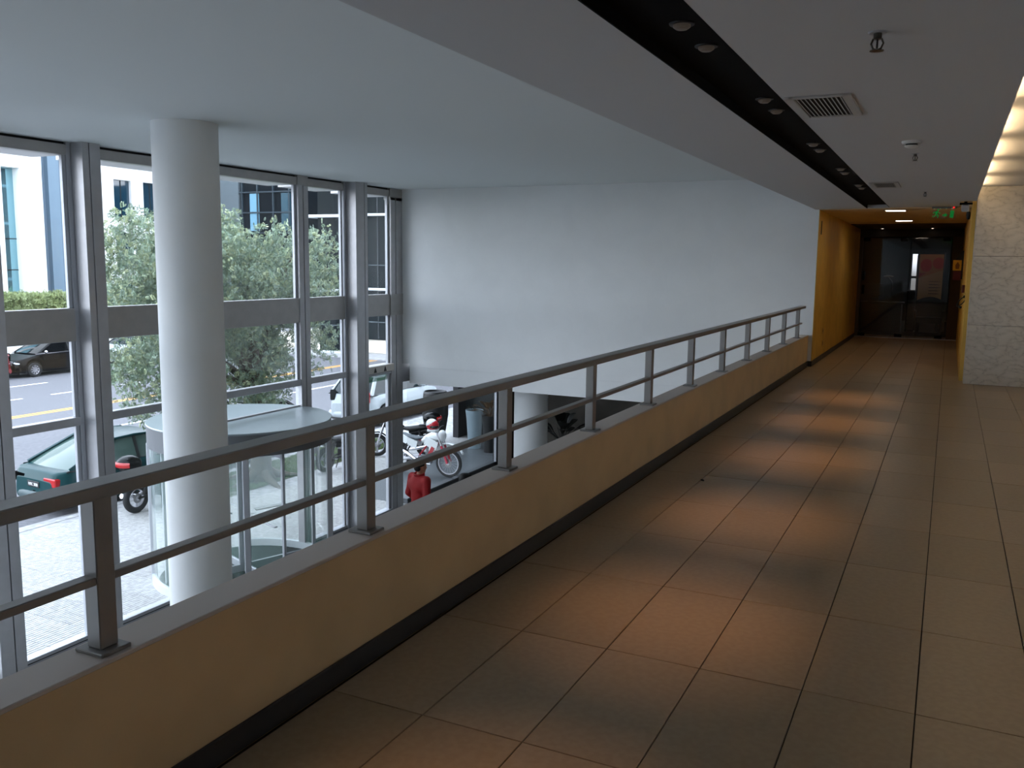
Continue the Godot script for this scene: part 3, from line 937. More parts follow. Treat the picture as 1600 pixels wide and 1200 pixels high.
func ceiling_fittings() -> void:
	# pairs of recessed lamps in the dark slot
	var ring := MB.new()
	ring.lathe([Vector2(0.034, 0.0), Vector2(0.036, -0.006), Vector2(0.05, -0.006), Vector2(0.052, 0.0)], 24, Vector3.ZERO)
	var lens_mat := glow(Color(1.0, 0.9, 0.8), 0.006)
	lens_mat.albedo_color = Color(0.27, 0.25, 0.24)
	var bulb := MB.new()
	bulb.lathe([Vector2(0.0, -0.001), Vector2(0.035, -0.001), Vector2(0.035, -0.015), Vector2(0.022, -0.024), Vector2(0.0, -0.026)], 24, Vector3.ZERO)
	var k := 0
	var words := ["nearest", "second", "third", "fourth", "fifth", "sixth", "seventh"]
	for zc in [-1.85, -3.84, -5.61, -7.66, -9.6, -11.5]:
		for s in [1.0, -1.0]:
			var d := thing("downlight", "", "lamp", V(-1.04, 2.565, zc + s * 0.2), 0.0, "lamps in the dark ceiling slot")
			tag(d, "small round recessed lamp in the dark ceiling slot, %s of the %s pair" % ["nearer" if s > 0 else "farther", words[k]], "")
			put("bezel", ring, mat(Color(0.16, 0.16, 0.16), 0.5), d)
			put("lens", bulb, lens_mat, d)
			lamp_spot(V(0, -0.012, 0), Color(1.0, 0.74, 0.52), 0.27, 18.0, d)
		k += 1
	# ventilation grilles
	for q in [[-0.72, -5.545, 0.15, 0.355, "near ventilation grille in the corridor ceiling right of the dark slot"], [-0.725, -10.9, 0.125, 0.32, "far ventilation grille in the corridor ceiling near the yellow corridor"]]:
		var g := thing("ventilation_grille", q[4], "vent", V(q[0], CEIL - 0.02, q[1]))
		var w: float = q[2]
		var l: float = q[3]
		var fr := MB.new()
		for s in [-1.0, 1.0]:
			fr.box(V(s * w - 0.025 * s, -0.012, -l), V(s * w + 0.025 * s, 0.0, l), 0.003)
			fr.box(V(-w, -0.012, s * l - 0.03 * s), V(w, 0.0, s * l), 0.003)
		put("frame", fr, mat(Color(0.75, 0.74, 0.72), 0.5), g)
		part_box("duct", V(-w + 0.025, -0.003, -l + 0.03), V(w - 0.025, -0.001, l - 0.03), M.dark, g)
		for i in 11:
			var x := -w + 0.035 + i * (2.0 * w - 0.07) / 10.0
			var b := MB.new()
			b.beam(V(x, -0.007, -l + 0.03), V(x, -0.007, l - 0.03), 0.011, 0.002, V(0.5, 1, 0))
			put("slat", b, mat(Color(0.62, 0.6, 0.57), 0.5), g)
	# sprinklers
	for q in [[-0.325, -3.92, 1.25, "near fire sprinkler hanging under the corridor ceiling at the top of the view"], [-0.325, -8.07, 1.0, "fire sprinkler just beyond the smoke detector"], [-0.345, -12.06, 1.0, "far tiny fire sprinkler near the end of the white ceiling"]]:
		var s := thing("sprinkler", q[3], "sprinkler", V(q[0], CEIL - 0.02, q[1]))
		s.scale = Vector3.ONE * q[2]
		var e := MB.new()
		e.lathe([Vector2(0.0, -0.004), Vector2(0.026, -0.004), Vector2(0.03, 0.0)], 24, Vector3.ZERO)
		put("escutcheon", e, M.alu, s)
		var b := MB.new()
		b.lathe([Vector2(0.0, -0.022), Vector2(0.013, -0.022), Vector2(0.013, -0.004)], 12, Vector3.ZERO)
		for sx in [-1.0, 1.0]:
			b.tube([V(sx * 0.012, -0.02, 0), V(sx * 0.018, -0.035, 0), V(sx * 0.012, -0.05, 0), V(0, -0.056, 0)], 0.0035, 6)
		put("frame", b, mat(Color(0.35, 0.33, 0.3), 0.3, 0.8), s)
		var bl := MB.new()
		bl.tube([V(0, -0.022, 0), V(0, -0.05, 0)], 0.003, 6)
		put("bulb", bl, mat(Color(0.12, 0.06, 0.06), 0.2), s)
		var df := MB.new()
		df.lathe([Vector2(0.0, -0.06), Vector2(0.022, -0.058), Vector2(0.022, -0.056), Vector2(0.0, -0.055)], 16, Vector3.ZERO)
		put("deflector", df, mat(Color(0.35, 0.33, 0.3), 0.3, 0.8), s)
	# smoke detector
	var sd := thing("smoke_detector", "round white smoke detector on the corridor ceiling", "detector", V(-0.323, CEIL - 0.02, -7.28))
	var b1 := MB.new()
	b1.lathe([Vector2(0.0, -0.02), Vector2(0.062, -0.02), Vector2(0.068, -0.012), Vector2(0.07, 0.0)], 28, Vector3.ZERO)
	put("base", b1, mat(Color(0.86, 0.86, 0.84), 0.4), sd)
	var b2 := MB.new()
	b2.lathe([Vector2(0.04, -0.032), Vector2(0.042, -0.02)], 24, Vector3.ZERO)
	put("grille", b2, M.dark, sd)
	var b3 := MB.new()
	b3.lathe([Vector2(0.0, -0.052), Vector2(0.025, -0.05), Vector2(0.046, -0.04), Vector2(0.05, -0.032), Vector2(0.0, -0.032)], 28, Vector3.ZERO)
	put("cap", b3, mat(Color(0.86, 0.86, 0.84), 0.4), sd)
	# tubes hidden on the lip of the raised ceiling
	var i := 0
	for z in [-13.0, -11.3, -9.6, -7.9, -6.2, -4.5, -2.8, -1.1]:
		i += 1
		var tl := thing("tube_lamp", "warm fluorescent tube hidden on the lip of the raised ceiling", "lamp", V(0.17, CEIL + 0.03, z), 0.0, "hidden cove tubes")
		part_box("batten", V(-0.02, -0.03, -0.62), V(0.02, -0.012, 0.62), M.alu, tl)
		var tb := MB.new()
		tb.tube([V(0, 0.004, -0.58), V(0, 0.004, 0.58)], 0.013, 10)
		put("tube", tb, glow(Color(1.0, 0.86, 0.65), 0.6), tl)
		var al := AreaLight3D.new()
		al.name = "tube_light"
		al.area_size = Vector2(0.03, 1.15)
		al.light_color = Color(1.0, 0.86, 0.66)
		al.light_energy = 0.22
		al.area_range = 8.0
		al.shadow_enabled = true
		tl.add_child(al)
		al.position = V(0.02, 0.02, 0)
		al.rotation = V(PI / 2, 0, 0)
	var lip := setting("trim_20", "ceiling shelf that hides the warm tubes", "trim")
	part_box("shelf", V(0.05, CEIL - 0.02, -13.9), V(0.25, CEIL, 3.0), M.corridor_ceiling, lip)


func sign_shape(polys: Array, m: Material, called: String, parent: Node, z: float) -> void:
	var b := MB.new()
	for p in polys:
		b.prism(p, "z", z, z + 0.003)
	put(called, b, m, parent)


# ---------- the end of the corridor ----------
func corridor_end() -> void:
	# two bright square ceiling lamps
	for q in [[-0.85, -15.45, "first bright square ceiling lamp at the mouth of the yellow corridor"], [-0.87, -18.75, "second bright square ceiling lamp deeper in the yellow corridor"]]:
		var l := thing("ceiling_lamp", q[2], "lamp", V(q[0], 2.505, q[1]))
		var fr := MB.new()
		for s in [-1.0, 1.0]:
			fr.box(V(s * 0.14, -0.008, -0.14), V(s * 0.165, 0.0, 0.14), 0.002)
			fr.box(V(-0.165, -0.008, s * 0.14), V(0.165, 0.0, s * 0.165), 0.002)
		put("frame", fr, M.alu, l)
		part_box("diffuser", V(-0.14, -0.006, -0.14), V(0.14, -0.001, 0.14), glow(Color(1.0, 0.93, 0.85), 4.0), l)
		var al := AreaLight3D.new()
		al.name = "lamp_light"
		al.area_size = Vector2(0.27, 0.27)
		al.light_color = Color(1.0, 0.86, 0.66)
		al.light_energy = 0.012
		al.area_range = 10.0
		al.shadow_enabled = true
		l.add_child(al)
		al.position = V(0, -0.012, 0)
		al.rotation.x = -PI / 2
	for q in [[-1.46, "left"], [-0.43, "right"]]:
		var d := thing("spot_lamp", "tiny %s spot lamp in the ceiling just before the dark glass doors" % q[1], "lamp", V(q[0], 2.49, -22.05))
		var e := MB.new()
		e.lathe([Vector2(0.03, -0.003), Vector2(0.05, -0.003), Vector2(0.052, 0.0)], 20, Vector3.ZERO)
		put("bezel", e, M.alu, d)
		var g := MB.new()
		g.lathe([Vector2(0.0, -0.006), Vector2(0.03, -0.002)], 20, Vector3.ZERO)
		put("lens", g, glow(Color(1, 0.9, 0.8), 1.5), d)
		lamp_spot(V(0, -0.02, 0), Color(1.0, 0.6, 0.3), 0.012, 40.0, d)
	# exit sign
	var x := thing("exit_sign", "hanging clear exit sign with a green running figure, arrow and door", "sign", V(-0.15, 2.54, -14.9))
	part_box("housing", V(-0.17, -0.05, -0.03), V(0.17, -0.022, 0.03), mat(Color(0.5, 0.5, 0.5), 0.4, 0.6), x, 0.004)
	for s in [-0.12, 0.12]:
		part_box("hanger", V(s - 0.006, -0.022, -0.006), V(s + 0.006, 0.0, 0.006), M.alu, x)
	part_box("plate", V(-0.165, -0.20, -0.004), V(0.165, -0.05, 0.004), M.glass, x)
	var green := glow(Color(0.02, 0.42, 0.16), 0.16)
	var man := [
		PackedVector2Array([V2(-0.115, -0.09), V2(-0.08, -0.085), V2(-0.095, -0.135), V2(-0.12, -0.13)]),
		PackedVector2Array([V2(-0.12, -0.13), V2(-0.1, -0.135), V2(-0.118, -0.165), V2(-0.155, -0.17), V2(-0.155, -0.158), V2(-0.128, -0.155)]),
		PackedVector2Array([V2(-0.11, -0.13), V2(-0.095, -0.125), V2(-0.07, -0.15), V2(-0.08, -0.185), V2(-0.093, -0.182), V2(-0.086, -0.153)]),
		PackedVector2Array([V2(-0.115, -0.09), V2(-0.15, -0.105), V2(-0.145, -0.125), V2(-0.135, -0.124), V2(-0.135, -0.112), V2(-0.11, -0.104)]),
		PackedVector2Array([V2(-0.085, -0.087), V2(-0.06, -0.115), V2(-0.045, -0.11), V2(-0.045, -0.12), V2(-0.066, -0.127), V2(-0.09, -0.105)])]
	sign_shape(man, green, "running_figure", x, 0.005)
	var hd := MB.new()
	hd.ball(V(-0.083, -0.068, 0.006), V(0.014, 0.014, 0.003), 12)
	put("figure_head", hd, green, x)
	sign_shape([PackedVector2Array([V2(-0.02, -0.135), V2(0.01, -0.135), V2(0.01, -0.155), V2(-0.02, -0.155)]), PackedVector2Array([V2(0.01, -0.115), V2(0.05, -0.145), V2(0.01, -0.175)])], green, "arrow", x, 0.005)
	sign_shape([PackedVector2Array([V2(0.085, -0.075), V2(0.135, -0.085), V2(0.125, -0.19), V2(0.075, -0.18)])], green, "door_symbol", x, 0.005)
	for k in 4:
		var dt := MB.new()
		dt.ball(V(-0.135 + 0.08 * k, -0.053, 0.02), V(0.006, 0.004, 0.006), 8)
		put("light_dot", dt, glow(Color(0.7, 0.9, 0.7), 0.2), x)
	var led := MB.new()
	led.ball(V(0.125, -0.038, 0.033), V(0.012, 0.012, 0.008), 12)
	put("indicator_lamp", led, glow(Color(1.0, 0.12, 0.14), 0.4), x)
	# small white box at the top of the marble edge
	var cm := thing("security_camera", "small white camera box with a black cap at the top of the marble edge", "camera", V(0.12, CEIL, -13.95))
	part_box("mount", V(-0.02, -0.04, -0.02), V(0.02, -0.02, 0.02), M.dark, cm)
	part_box("cap", V(-0.075, -0.062, -0.075), V(0.085, -0.04, 0.075), M.black_gloss, cm, 0.004)
	part_box("housing", V(-0.05, -0.16, -0.06), V(0.05, -0.062, 0.06), mat(Color(0.75, 0.75, 0.75), 0.4), cm, 0.012)
	var le := MB.new()
	le.lathe([Vector2(0.0, -0.27), Vector2(0.02, -0.26), Vector2(0.028, -0.2), Vector2(0.024, -0.16)], 16, V(0.045, 0, 0.0))
	put("lens_tube", le, M.dark, cm)
	# call point and looped handle on the yellow wall edge
	var cp := thing("fire_call_point", "dark red fire call point on the yellow wall edge beside the marble", "alarm", V(0.205, 1.3, -15.3))
	part_box("box", V(-0.035, -0.06, -0.05), V(0.007, 0.06, 0.05), mat(Color(0.3, 0.03, 0.03), 0.4), cp, 0.006)
	part_box("break_glass", V(-0.039, -0.03, -0.03), V(-0.035, 0.03, 0.03), mat(Color(0.5, 0.45, 0.42), 0.2), cp)
	var lh := thing("looped_handle", "black looped handle below the dark red call point beside the marble", "handle", V(0.2, 1.13, -14.6))
	var lb := MB.new()
	var pts := []
	for k in 15:
		var a := TAU * k / 14.0
		pts.append(V(-0.03 + 0.035 * cos(a) + 0.045 * sin(a), 0.075 * sin(a), 0.0))
	lb.tube(pts, 0.008, 8, false)
	put("loop", lb, M.dark, lh)
	part_box("bracket", V(-0.01, 0.05, -0.02), V(0.012, 0.09, 0.02), M.dark, lh, 0.004)
	part_box("catch", V(-0.06, -0.1, -0.015), V(-0.02, -0.07, 0.015), M.dark, lh, 0.004)
	# flag sign on the right wall and a crumb on the floor
	var fs := thing("fire_sign", "small yellow and dark red flag sign on the right wall before the glass doors", "sign", V(0.21, 1.6, -19.6))
	part_box("arm", V(-0.03, -0.2, -0.008), V(0.002, 0.36, 0.008), M.dark, fs)
	part_box("yellow_plate", V(-0.18, -0.03, -0.006), V(-0.02, 0.17, 0.006), mat(Color(0.8, 0.58, 0.05), 0.4), fs, 0.002)
	part_box("red_plate", V(-0.17, -0.22, -0.006), V(-0.02, -0.04, 0.006), mat(Color(0.32, 0.06, 0.1), 0.4), fs, 0.002)
	var tri := MB.new()
	tri.prism(PackedVector2Array([V2(-0.14, 0.18), V2(-0.02, 0.18), V2(-0.03, 0.36)]), "z", -0.006, 0.006)
	put("triangle_plate", tri, M.dark, fs)
	var pr := MB.new()
	pr.prism(PackedVector2Array([V2(-0.13, 0.0), V2(-0.07, 0.0), V2(-0.06, 0.08), V2(-0.1, 0.14), V2(-0.14, 0.07)]), "z", 0.006, 0.008)
	put("print", pr, mat(Color(0.5, 0.3, 0.03), 0.5), fs)
	var crumb := MB.new()
	crumb.ball(V(-1.568, 0.006, -6.476), V(0.013, 0.006, 0.009), 9)
	crumb.ball(V(-1.556, 0.004, -6.468), V(0.007, 0.004, 0.012), 8)
	tag(put("crumb", crumb, M.dark), "tiny black crumb lying on the beige floor tiles", "debris")
	# slot and socket on the left yellow wall
	var sl := thing("wall_slot", "narrow dark vertical slot plate high on the left yellow wall", "slot", V(-1.936, 2.24, -15.35))
	part_box("plate", V(-0.006, -0.11, -0.04), V(0.004, 0.11, 0.04), M.dark, sl, 0.002)
	part_box("gap", V(0.004, -0.09, -0.012), V(0.006, 0.09, 0.012), M.black_gloss, sl)
	for q in [[-16.3, 0.5, "upper"], [-16.35, 0.28, "lower"]]:
		var so := thing("wall_socket", "small pale yellow socket plate on the left yellow wall, the %s one" % q[2], "socket", V(-1.937, q[1], q[0]))
		part_box("plate", V(-0.005, -0.05, -0.07), V(0.004, 0.05, 0.07), mat(Color(0.75, 0.6, 0.3), 0.4), so, 0.003)
		part_box("insert", V(0.004, -0.025, -0.045), V(0.006, 0.025, 0.045), mat(Color(0.6, 0.46, 0.22), 0.4), so)
	# glass doors at the end
	var dr := setting("door_1", "dark frameless glass doors at the end of the corridor", "door")
	part_box("header", V(-1.94, 2.31, -22.4), V(0.212, 2.5, -22.25), mat(Color(0.2, 0.18, 0.16), 0.6), dr)
	part_box("threshold", V(-1.94, 0.0, -22.4), V(0.212, 0.02, -22.22), M.alu, dr)
	part_box("jamb", V(-1.94, 0.0, -22.4), V(-1.87, 2.31, -22.25), mat(Color(0.32, 0.28, 0.22), 0.6), dr)
	part_box("jamb", V(0.0, 0.0, -22.4), V(0.212, 2.31, -22.25), mat(Color(0.32, 0.24, 0.14), 0.6), dr)
	part_box("fixed_pane", V(-1.86, 0.02, -22.33), V(-0.86, 2.29, -22.318), M.glass_dark, dr)
	part_box("door_pane", V(-0.84, 0.02, -22.33), V(-0.02, 2.29, -22.318), M.glass_dark, dr)
	for q in [[-1.8, 2.25], [-1.0, 2.25], [-0.12, 2.25], [-0.16, 0.06], [-1.8, 0.06], [-1.0, 0.06]]:
		part_box("patch_fitting", V(q[0] - 0.08, q[1] - 0.035, -22.345), V(q[0] + 0.08, q[1] + 0.035, -22.30), M.black_gloss, dr, 0.004)
	for y in [1.0, 1.32]:
		part_box("lock_case", V(-1.84, y, -22.35), V(-1.79, y + 0.2, -22.29), M.black_gloss, dr, 0.004)
	# the dim office behind the doors
	var of := setting("wall_office", "dark walls of the office behind the glass doors", "wall")
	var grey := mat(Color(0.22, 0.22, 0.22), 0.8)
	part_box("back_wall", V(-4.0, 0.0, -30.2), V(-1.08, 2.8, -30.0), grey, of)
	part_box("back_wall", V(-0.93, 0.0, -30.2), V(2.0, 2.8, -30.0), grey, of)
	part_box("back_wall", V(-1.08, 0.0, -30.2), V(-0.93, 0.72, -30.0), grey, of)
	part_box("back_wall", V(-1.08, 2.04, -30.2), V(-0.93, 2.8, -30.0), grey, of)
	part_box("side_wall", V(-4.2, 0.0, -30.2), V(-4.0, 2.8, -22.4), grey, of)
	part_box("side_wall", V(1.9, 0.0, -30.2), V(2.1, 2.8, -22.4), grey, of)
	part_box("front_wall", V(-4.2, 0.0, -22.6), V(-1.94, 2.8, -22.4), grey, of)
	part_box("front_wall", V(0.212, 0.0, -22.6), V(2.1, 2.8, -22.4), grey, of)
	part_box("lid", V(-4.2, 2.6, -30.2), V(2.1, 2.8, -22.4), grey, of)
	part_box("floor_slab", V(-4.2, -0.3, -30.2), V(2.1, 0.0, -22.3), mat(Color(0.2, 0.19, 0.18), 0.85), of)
	var wn := setting("window_20", "narrow tall daylight window at the back of the dim office", "window")
	part_box("pane", V(-1.08, 0.72, -30.14), V(-0.93, 2.04, -30.12), glass(Color(0.25, 0.28, 0.32), 0.45), wn)
	part_box("bar", V(-1.08, 1.3, -30.16), V(-0.93, 1.37, -30.06), M.dark, wn)
	part_box("reveal", V(-0.93, 0.5, -30.0), V(-0.83, 2.0, -29.6), mat(Color(0.75, 0.55, 0.38), 0.5), wn)
	var ds := thing("reception_desk", "black reception desk behind the left glass pane", "desk", V(-1.6, 0, -24.6))
	part_box("front_panel", V(-0.4, 0.0, 0.3), V(0.55, 0.72, 0.34), M.dark, ds, 0.004)
	part_box("desktop", V(-0.45, 0.72, -0.35), V(0.6, 0.75, 0.36), mat(Color(0.06, 0.06, 0.06), 0.35), ds, 0.004)
	part_box("side_panel", V(-0.4, 0.0, -0.3), V(-0.36, 0.72, 0.3), M.dark, ds)
	part_box("side_panel", V(0.51, 0.0, -0.3), V(0.55, 0.72, 0.3), M.dark, ds)
	var mo := thing("monitor", "dim grey computer screen on the black reception desk", "monitor", V(-1.75, 0.75, -24.55))
	part_box("screen", V(-0.3, 0.12, -0.02), V(0.25, 0.46, 0.02), mat(Color(0.14, 0.14, 0.14), 0.3), mo, 0.006)
	part_box("stand", V(-0.04, 0.01, -0.03), V(0.02, 0.14, -0.01), M.dark, mo)
	part_box("foot", V(-0.12, 0.0, -0.1), V(0.1, 0.012, 0.08), M.dark, mo)
	var dl := thing("desk_lamp", "faint warm disc lamp above the reception desk screens", "lamp", V(-1.42, 0.75, -24.75))
	var dm := MB.new()
	dm.tube([V(0.1, 0, 0), V(0.1, 0.5, 0), V(0, 0.62, 0)], 0.012, 8)
	put("stem", dm, M.dark, dl)
	var dh := MB.new()
	dh.lathe([Vector2(0.0, 0.68), Vector2(0.1, 0.66), Vector2(0.12, 0.63)], 20, Vector3.ZERO)
	put("shade", dh, mat(Color(0.5, 0.4, 0.3), 0.3, 0.5), dl)
	var db := MB.new()
	db.lathe([Vector2(0.0, 0.632), Vector2(0.1, 0.632)], 20, Vector3.ZERO)
	put("bulb", db, glow(Color(1.0, 0.75, 0.5), 0.5), dl)
	var df := MB.new()
	df.lathe([Vector2(0.0, 0.0), Vector2(0.09, 0.0), Vector2(0.09, 0.015), Vector2(0.0, 0.02)], 16, V(0.1, 0, 0))
	put("foot", df, M.dark, dl)
	var ob := thing("office_cabinet", "tall narrow black cabinet right of the reception desk", "cabinet", V(-0.86, 0, -24.95))
	part_box("body", V(-0.1, 0.0, -0.2), V(0.1, 1.05, 0.2), M.dark, ob, 0.006)
	part_box("door", V(-0.09, 0.05, 0.2), V(0.09, 1.02, 0.215), M.black_gloss, ob, 0.004)
	# poster stand with a black armchair before it
	var po := thing("poster_stand", "poster stand with orange red shapes on a cream ground behind the glass door", "poster", V(-0.44, 0, -24.4))
	part_box("board", V(-0.3, 0.6, -0.02), V(0.3, 1.98, 0.0), M.dark, po, 0.006)
	var sheet := Image.create(128, 224, false, Image.FORMAT_RGB8)
	for yy in 224:
		for xx in 128:
			var c := Color(0.88, 0.76, 0.56)
			var d1 := Vector2(xx - 36, yy - 50).length()
			var d2 := Vector2((xx - 102) * 0.8, yy - 40).length()
			if yy < 70 + 40.0 * (1.0 - xx / 128.0):
				c = Color(0.82, 0.55, 0.28)
			if d1 < 30.0 or d2 < 26.0:
				c = Color(0.82, 0.24, 0.03)
			if xx < 40 and yy > 84 and yy < 106 and xx < (106 - yy) * 2:
				c = Color(0.74, 0.22, 0.04)
			if xx > 56 and yy > 122 and yy < 190 and (yy - 122) % 14 < 4 and xx < 122 - ((yy * 7) % 24):
				c = Color(0.42, 0.36, 0.32)
			sheet.set_pixel(xx, yy, c)
	var pm := mat(Color.WHITE, 0.5)
	pm.albedo_texture = ImageTexture.create_from_image(sheet)
	var qm := QuadMesh.new()
	qm.size = Vector2(0.54, 1.2)
	put("printed_sheet", qm, pm, po, V(0, 1.35, 0.002))
	part_box("foot", V(-0.3, 0.0, -0.15), V(0.3, 0.03, 0.15), M.dark, po, 0.006)
	for s in [-0.2, 0.2]:
		part_box("leg", V(s - 0.02, 0.03, -0.02), V(s + 0.02, 0.6, 0.0), M.dark, po)
	lamp_spot(V(0, 2.45, 1.0), Color(1.0, 0.82, 0.6), 0.022, 35.0, po).rotation.x = -0.75
	var ac := thing("armchair", "black armchair with a curved back below the poster", "chair", V(-0.4, 0, -23.7))
	var ab := MB.new()
	var arc := PackedVector2Array([V2(-0.32, 0.3), V2(-0.32, 0.82)])
	for k in 9:
		arc.append(V2(-0.32 + 0.08 * k, 0.82 + 0.1 * sin(PI * k / 8.0)))
	arc.append(V2(0.32, 0.3))
	ab.prism(arc, "z", -0.28, -0.18)
	put("backrest", ab, M.dark, ac)
	part_box("seat", V(-0.28, 0.3, -0.2), V(0.28, 0.44, 0.3), M.dark, ac, 0.02)
	for s in [-1.0, 1.0]:
		part_box("armrest", V(s * 0.28, 0.12, -0.2), V(s * 0.34, 0.6, 0.3), M.dark, ac, 0.01)
		for zz in [-0.2, 0.26]:
			part_box("leg", V(s * 0.26 - 0.02, 0.0, zz - 0.02), V(s * 0.26 + 0.02, 0.3, zz + 0.02), M.dark, ac)
	var ol := thing("office_ceiling_lamp", "small bright round lamp in the ceiling of the dim office", "lamp", V(-0.5, 2.6, -25.2))
	var oe := MB.new()
	oe.lathe([Vector2(0.05, -0.004), Vector2(0.075, -0.004), Vector2(0.078, 0.0)], 20, Vector3.ZERO)
	put("bezel", oe, M.alu, ol)
	var og := MB.new()
	og.lathe([Vector2(0.0, -0.01), Vector2(0.05, -0.003)], 20, Vector3.ZERO)
	put("lens", og, glow(Color(1, 0.95, 0.9), 6.0), ol)
	lamp_spot(V(0, -0.02, 0), Color(1.0, 0.9, 0.8), 0.015, 45.0, ol)


# ---------- revolving door ----------
func revolving_door() -> void:
	var r := thing("revolving_door", "round glazed revolving door with a flat grey metal roof disc set in the glass front", "revolving door", V(-9.93, GROUND, -10.54))
	var d := MB.new()
	d.lathe([Vector2(0.0, 2.5), Vector2(1.405, 2.5), Vector2(1.415, 2.515), Vector2(1.405, 2.53), Vector2(0.0, 2.53)], 72, Vector3.ZERO)
	put("roof_disc", d, mat(Color(0.58, 0.62, 0.63), 0.38, 0.55), r)
	var f := MB.new()
	f.lathe([Vector2(1.36, 2.18), Vector2(1.4, 2.18), Vector2(1.4, 2.5)], 72, Vector3.ZERO)
	f.lathe([Vector2(1.36, 2.5), Vector2(1.36, 2.18)], 72, Vector3.ZERO)
	put("fascia", f, mat(Color(0.42, 0.43, 0.44), 0.4, 0.5), r)
	var sf := MB.new()
	sf.lathe([Vector2(0.0, 2.2), Vector2(1.36, 2.2)], 72, Vector3.ZERO)
	put("soffit", sf, mat(Color(0.5, 0.5, 0.5), 0.6), r)
	for k in 4:
		var a := 0.9 + k * PI / 2
		var l := MB.new()
		l.lathe([Vector2(0.0, 2.192), Vector2(0.07, 2.195), Vector2(0.075, 2.2)], 16, V(cos(a) * 0.75, 0, sin(a) * 0.75))
		put("soffit_lamp", l, mat(Color(0.8, 0.8, 0.8), 0.3), r)
	var fl := MB.new()
	fl.lathe([Vector2(1.3, 0.0), Vector2(1.3, 0.012), Vector2(0.0, 0.012)], 72, Vector3.ZERO)
	put("floor_mat", fl, mat(Color(0.06, 0.065, 0.07), 0.9), r)
	for q in [[PI / 4, 3 * PI / 4], [5 * PI / 4, 7 * PI / 4]]:
		var g := MB.new()
		g.lathe([Vector2(1.372, 0.12), Vector2(1.372, 2.18)], 24, Vector3.ZERO, Basis(), q[0], q[1])
		g.lathe([Vector2(1.36, 2.18), Vector2(1.36, 0.12)], 24, Vector3.ZERO, Basis(), q[0], q[1])
		put("curved_glass", g, glass(Color(0.6, 0.8, 0.74), 0.06), r)
		var kr := MB.new()
		kr.lathe([Vector2(1.4, 0.0), Vector2(1.4, 0.12), Vector2(1.33, 0.12)], 24, Vector3.ZERO, Basis(), q[0], q[1])
		kr.lathe([Vector2(1.33, 0.12), Vector2(1.33, 0.0)], 24, Vector3.ZERO, Basis(), q[0], q[1])
		put("base_rail", kr, mat(Color(0.8, 0.83, 0.84), 0.35, 0.4), r)
	for a in [PI / 4, 3 * PI / 4, 5 * PI / 4, 7 * PI / 4]:
		var p := MB.new()
		p.xf = Transform3D(Basis(Vector3.UP, -a), Vector3.ZERO)
		p.box(V(1.32, 0.0, -0.045), V(1.41, 2.2, 0.045), 0.008)
		put("post", p, M.alu, r)
	var sh := MB.new()
	sh.lathe([Vector2(0.035, 0.0), Vector2(0.035, 2.2)], 16, Vector3.ZERO)
	put("centre_shaft", sh, M.alu, r)
	for k in 4:
		var a := deg_to_rad(20.0 + 90.0 * k)
		var b := Basis(Vector3.UP, -a)
		var w := MB.new()
		w.xf = Transform3D(b, Vector3.ZERO)
		w.box(V(0.05, 0.02, -0.02), V(1.3, 0.14, 0.02), 0.004)
		w.box(V(0.05, 2.08, -0.02), V(1.3, 2.18, 0.02), 0.004)
		w.box(V(1.24, 0.02, -0.02), V(1.3, 2.18, 0.02), 0.004)
		w.box(V(0.04, 0.02, -0.02), V(0.1, 2.18, 0.02), 0.004)
		var wing := put("wing_frame", w, M.alu, r)
		var gl := MB.new()
		gl.xf = w.xf
		gl.box(V(0.1, 0.14, -0.005), V(1.24, 2.08, 0.005))
		put("wing_glass", gl, glass(Color(0.6, 0.8, 0.74), 0.05), wing)
		var bar := MB.new()
		bar.xf = w.xf
		bar.tube([V(0.2, 1.0, 0.02), V(0.2, 1.0, 0.06), V(1.1, 1.0, 0.06), V(1.1, 1.0, 0.02)], 0.014, 8)
		put("push_bar", bar, M.alu, wing)


# ---------- vehicles ----------
func make_wheel(r: float, spokes: int, parent: Node, at: Vector3, side: float) -> void:
	var w := MB.new()
	var b := Basis(Vector3.BACK, -PI / 2 * side)   # lathe axis along x, outwards
	w.lathe([Vector2(r * 0.62, -0.09), Vector2(r * 0.93, -0.09), Vector2(r, -0.06), Vector2(r, 0.06), Vector2(r * 0.93, 0.09), Vector2(r * 0.66, 0.09), Vector2(r * 0.62, 0.06)], 32, Vector3.ZERO, b)
	var wh := put("wheel", w, M.rubber, parent, at)
	var h := MB.new()
	h.lathe([Vector2(r * 0.64, -0.02), Vector2(r * 0.66, 0.075), Vector2(r * 0.58, 0.07), Vector2(r * 0.56, 0.0)], 32, Vector3.ZERO, b)
	h.lathe([Vector2(0.0, 0.06), Vector2(r * 0.14, 0.055), Vector2(r * 0.16, 0.02)], 16, Vector3.ZERO, b)
	for k in spokes:
		var a := TAU * k / spokes
		var d := V(0, cos(a), sin(a))
		h.beam(d * r * 0.1 + V(side * 0.045, 0, 0), d * r * 0.62 + V(side * 0.055, 0, 0), r * 0.17, 0.03, Vector3.RIGHT)
	put("rim", h, mat(Color(0.6, 0.6, 0.62), 0.3, 0.8), wh)
	var bk := MB.new()
	bk.lathe([Vector2(r * 0.62, 0.0), Vector2(0.0, 0.0)], 24, Vector3.ZERO, b)
	put("brake_disc", bk, M.dark, wh)


func lerp_table(t: Array, x: float) -> float:
	for i in t.size() - 1:
		if x <= t[i + 1].x:
			var p: Vector2 = t[i]
			var q: Vector2 = t[i + 1]
			var u := clampf((x - p.x) / maxf(q.x - p.x, 1e-5), 0.0, 1.0)
			return lerpf(p.y, q.y, u)
	return t[-1].y


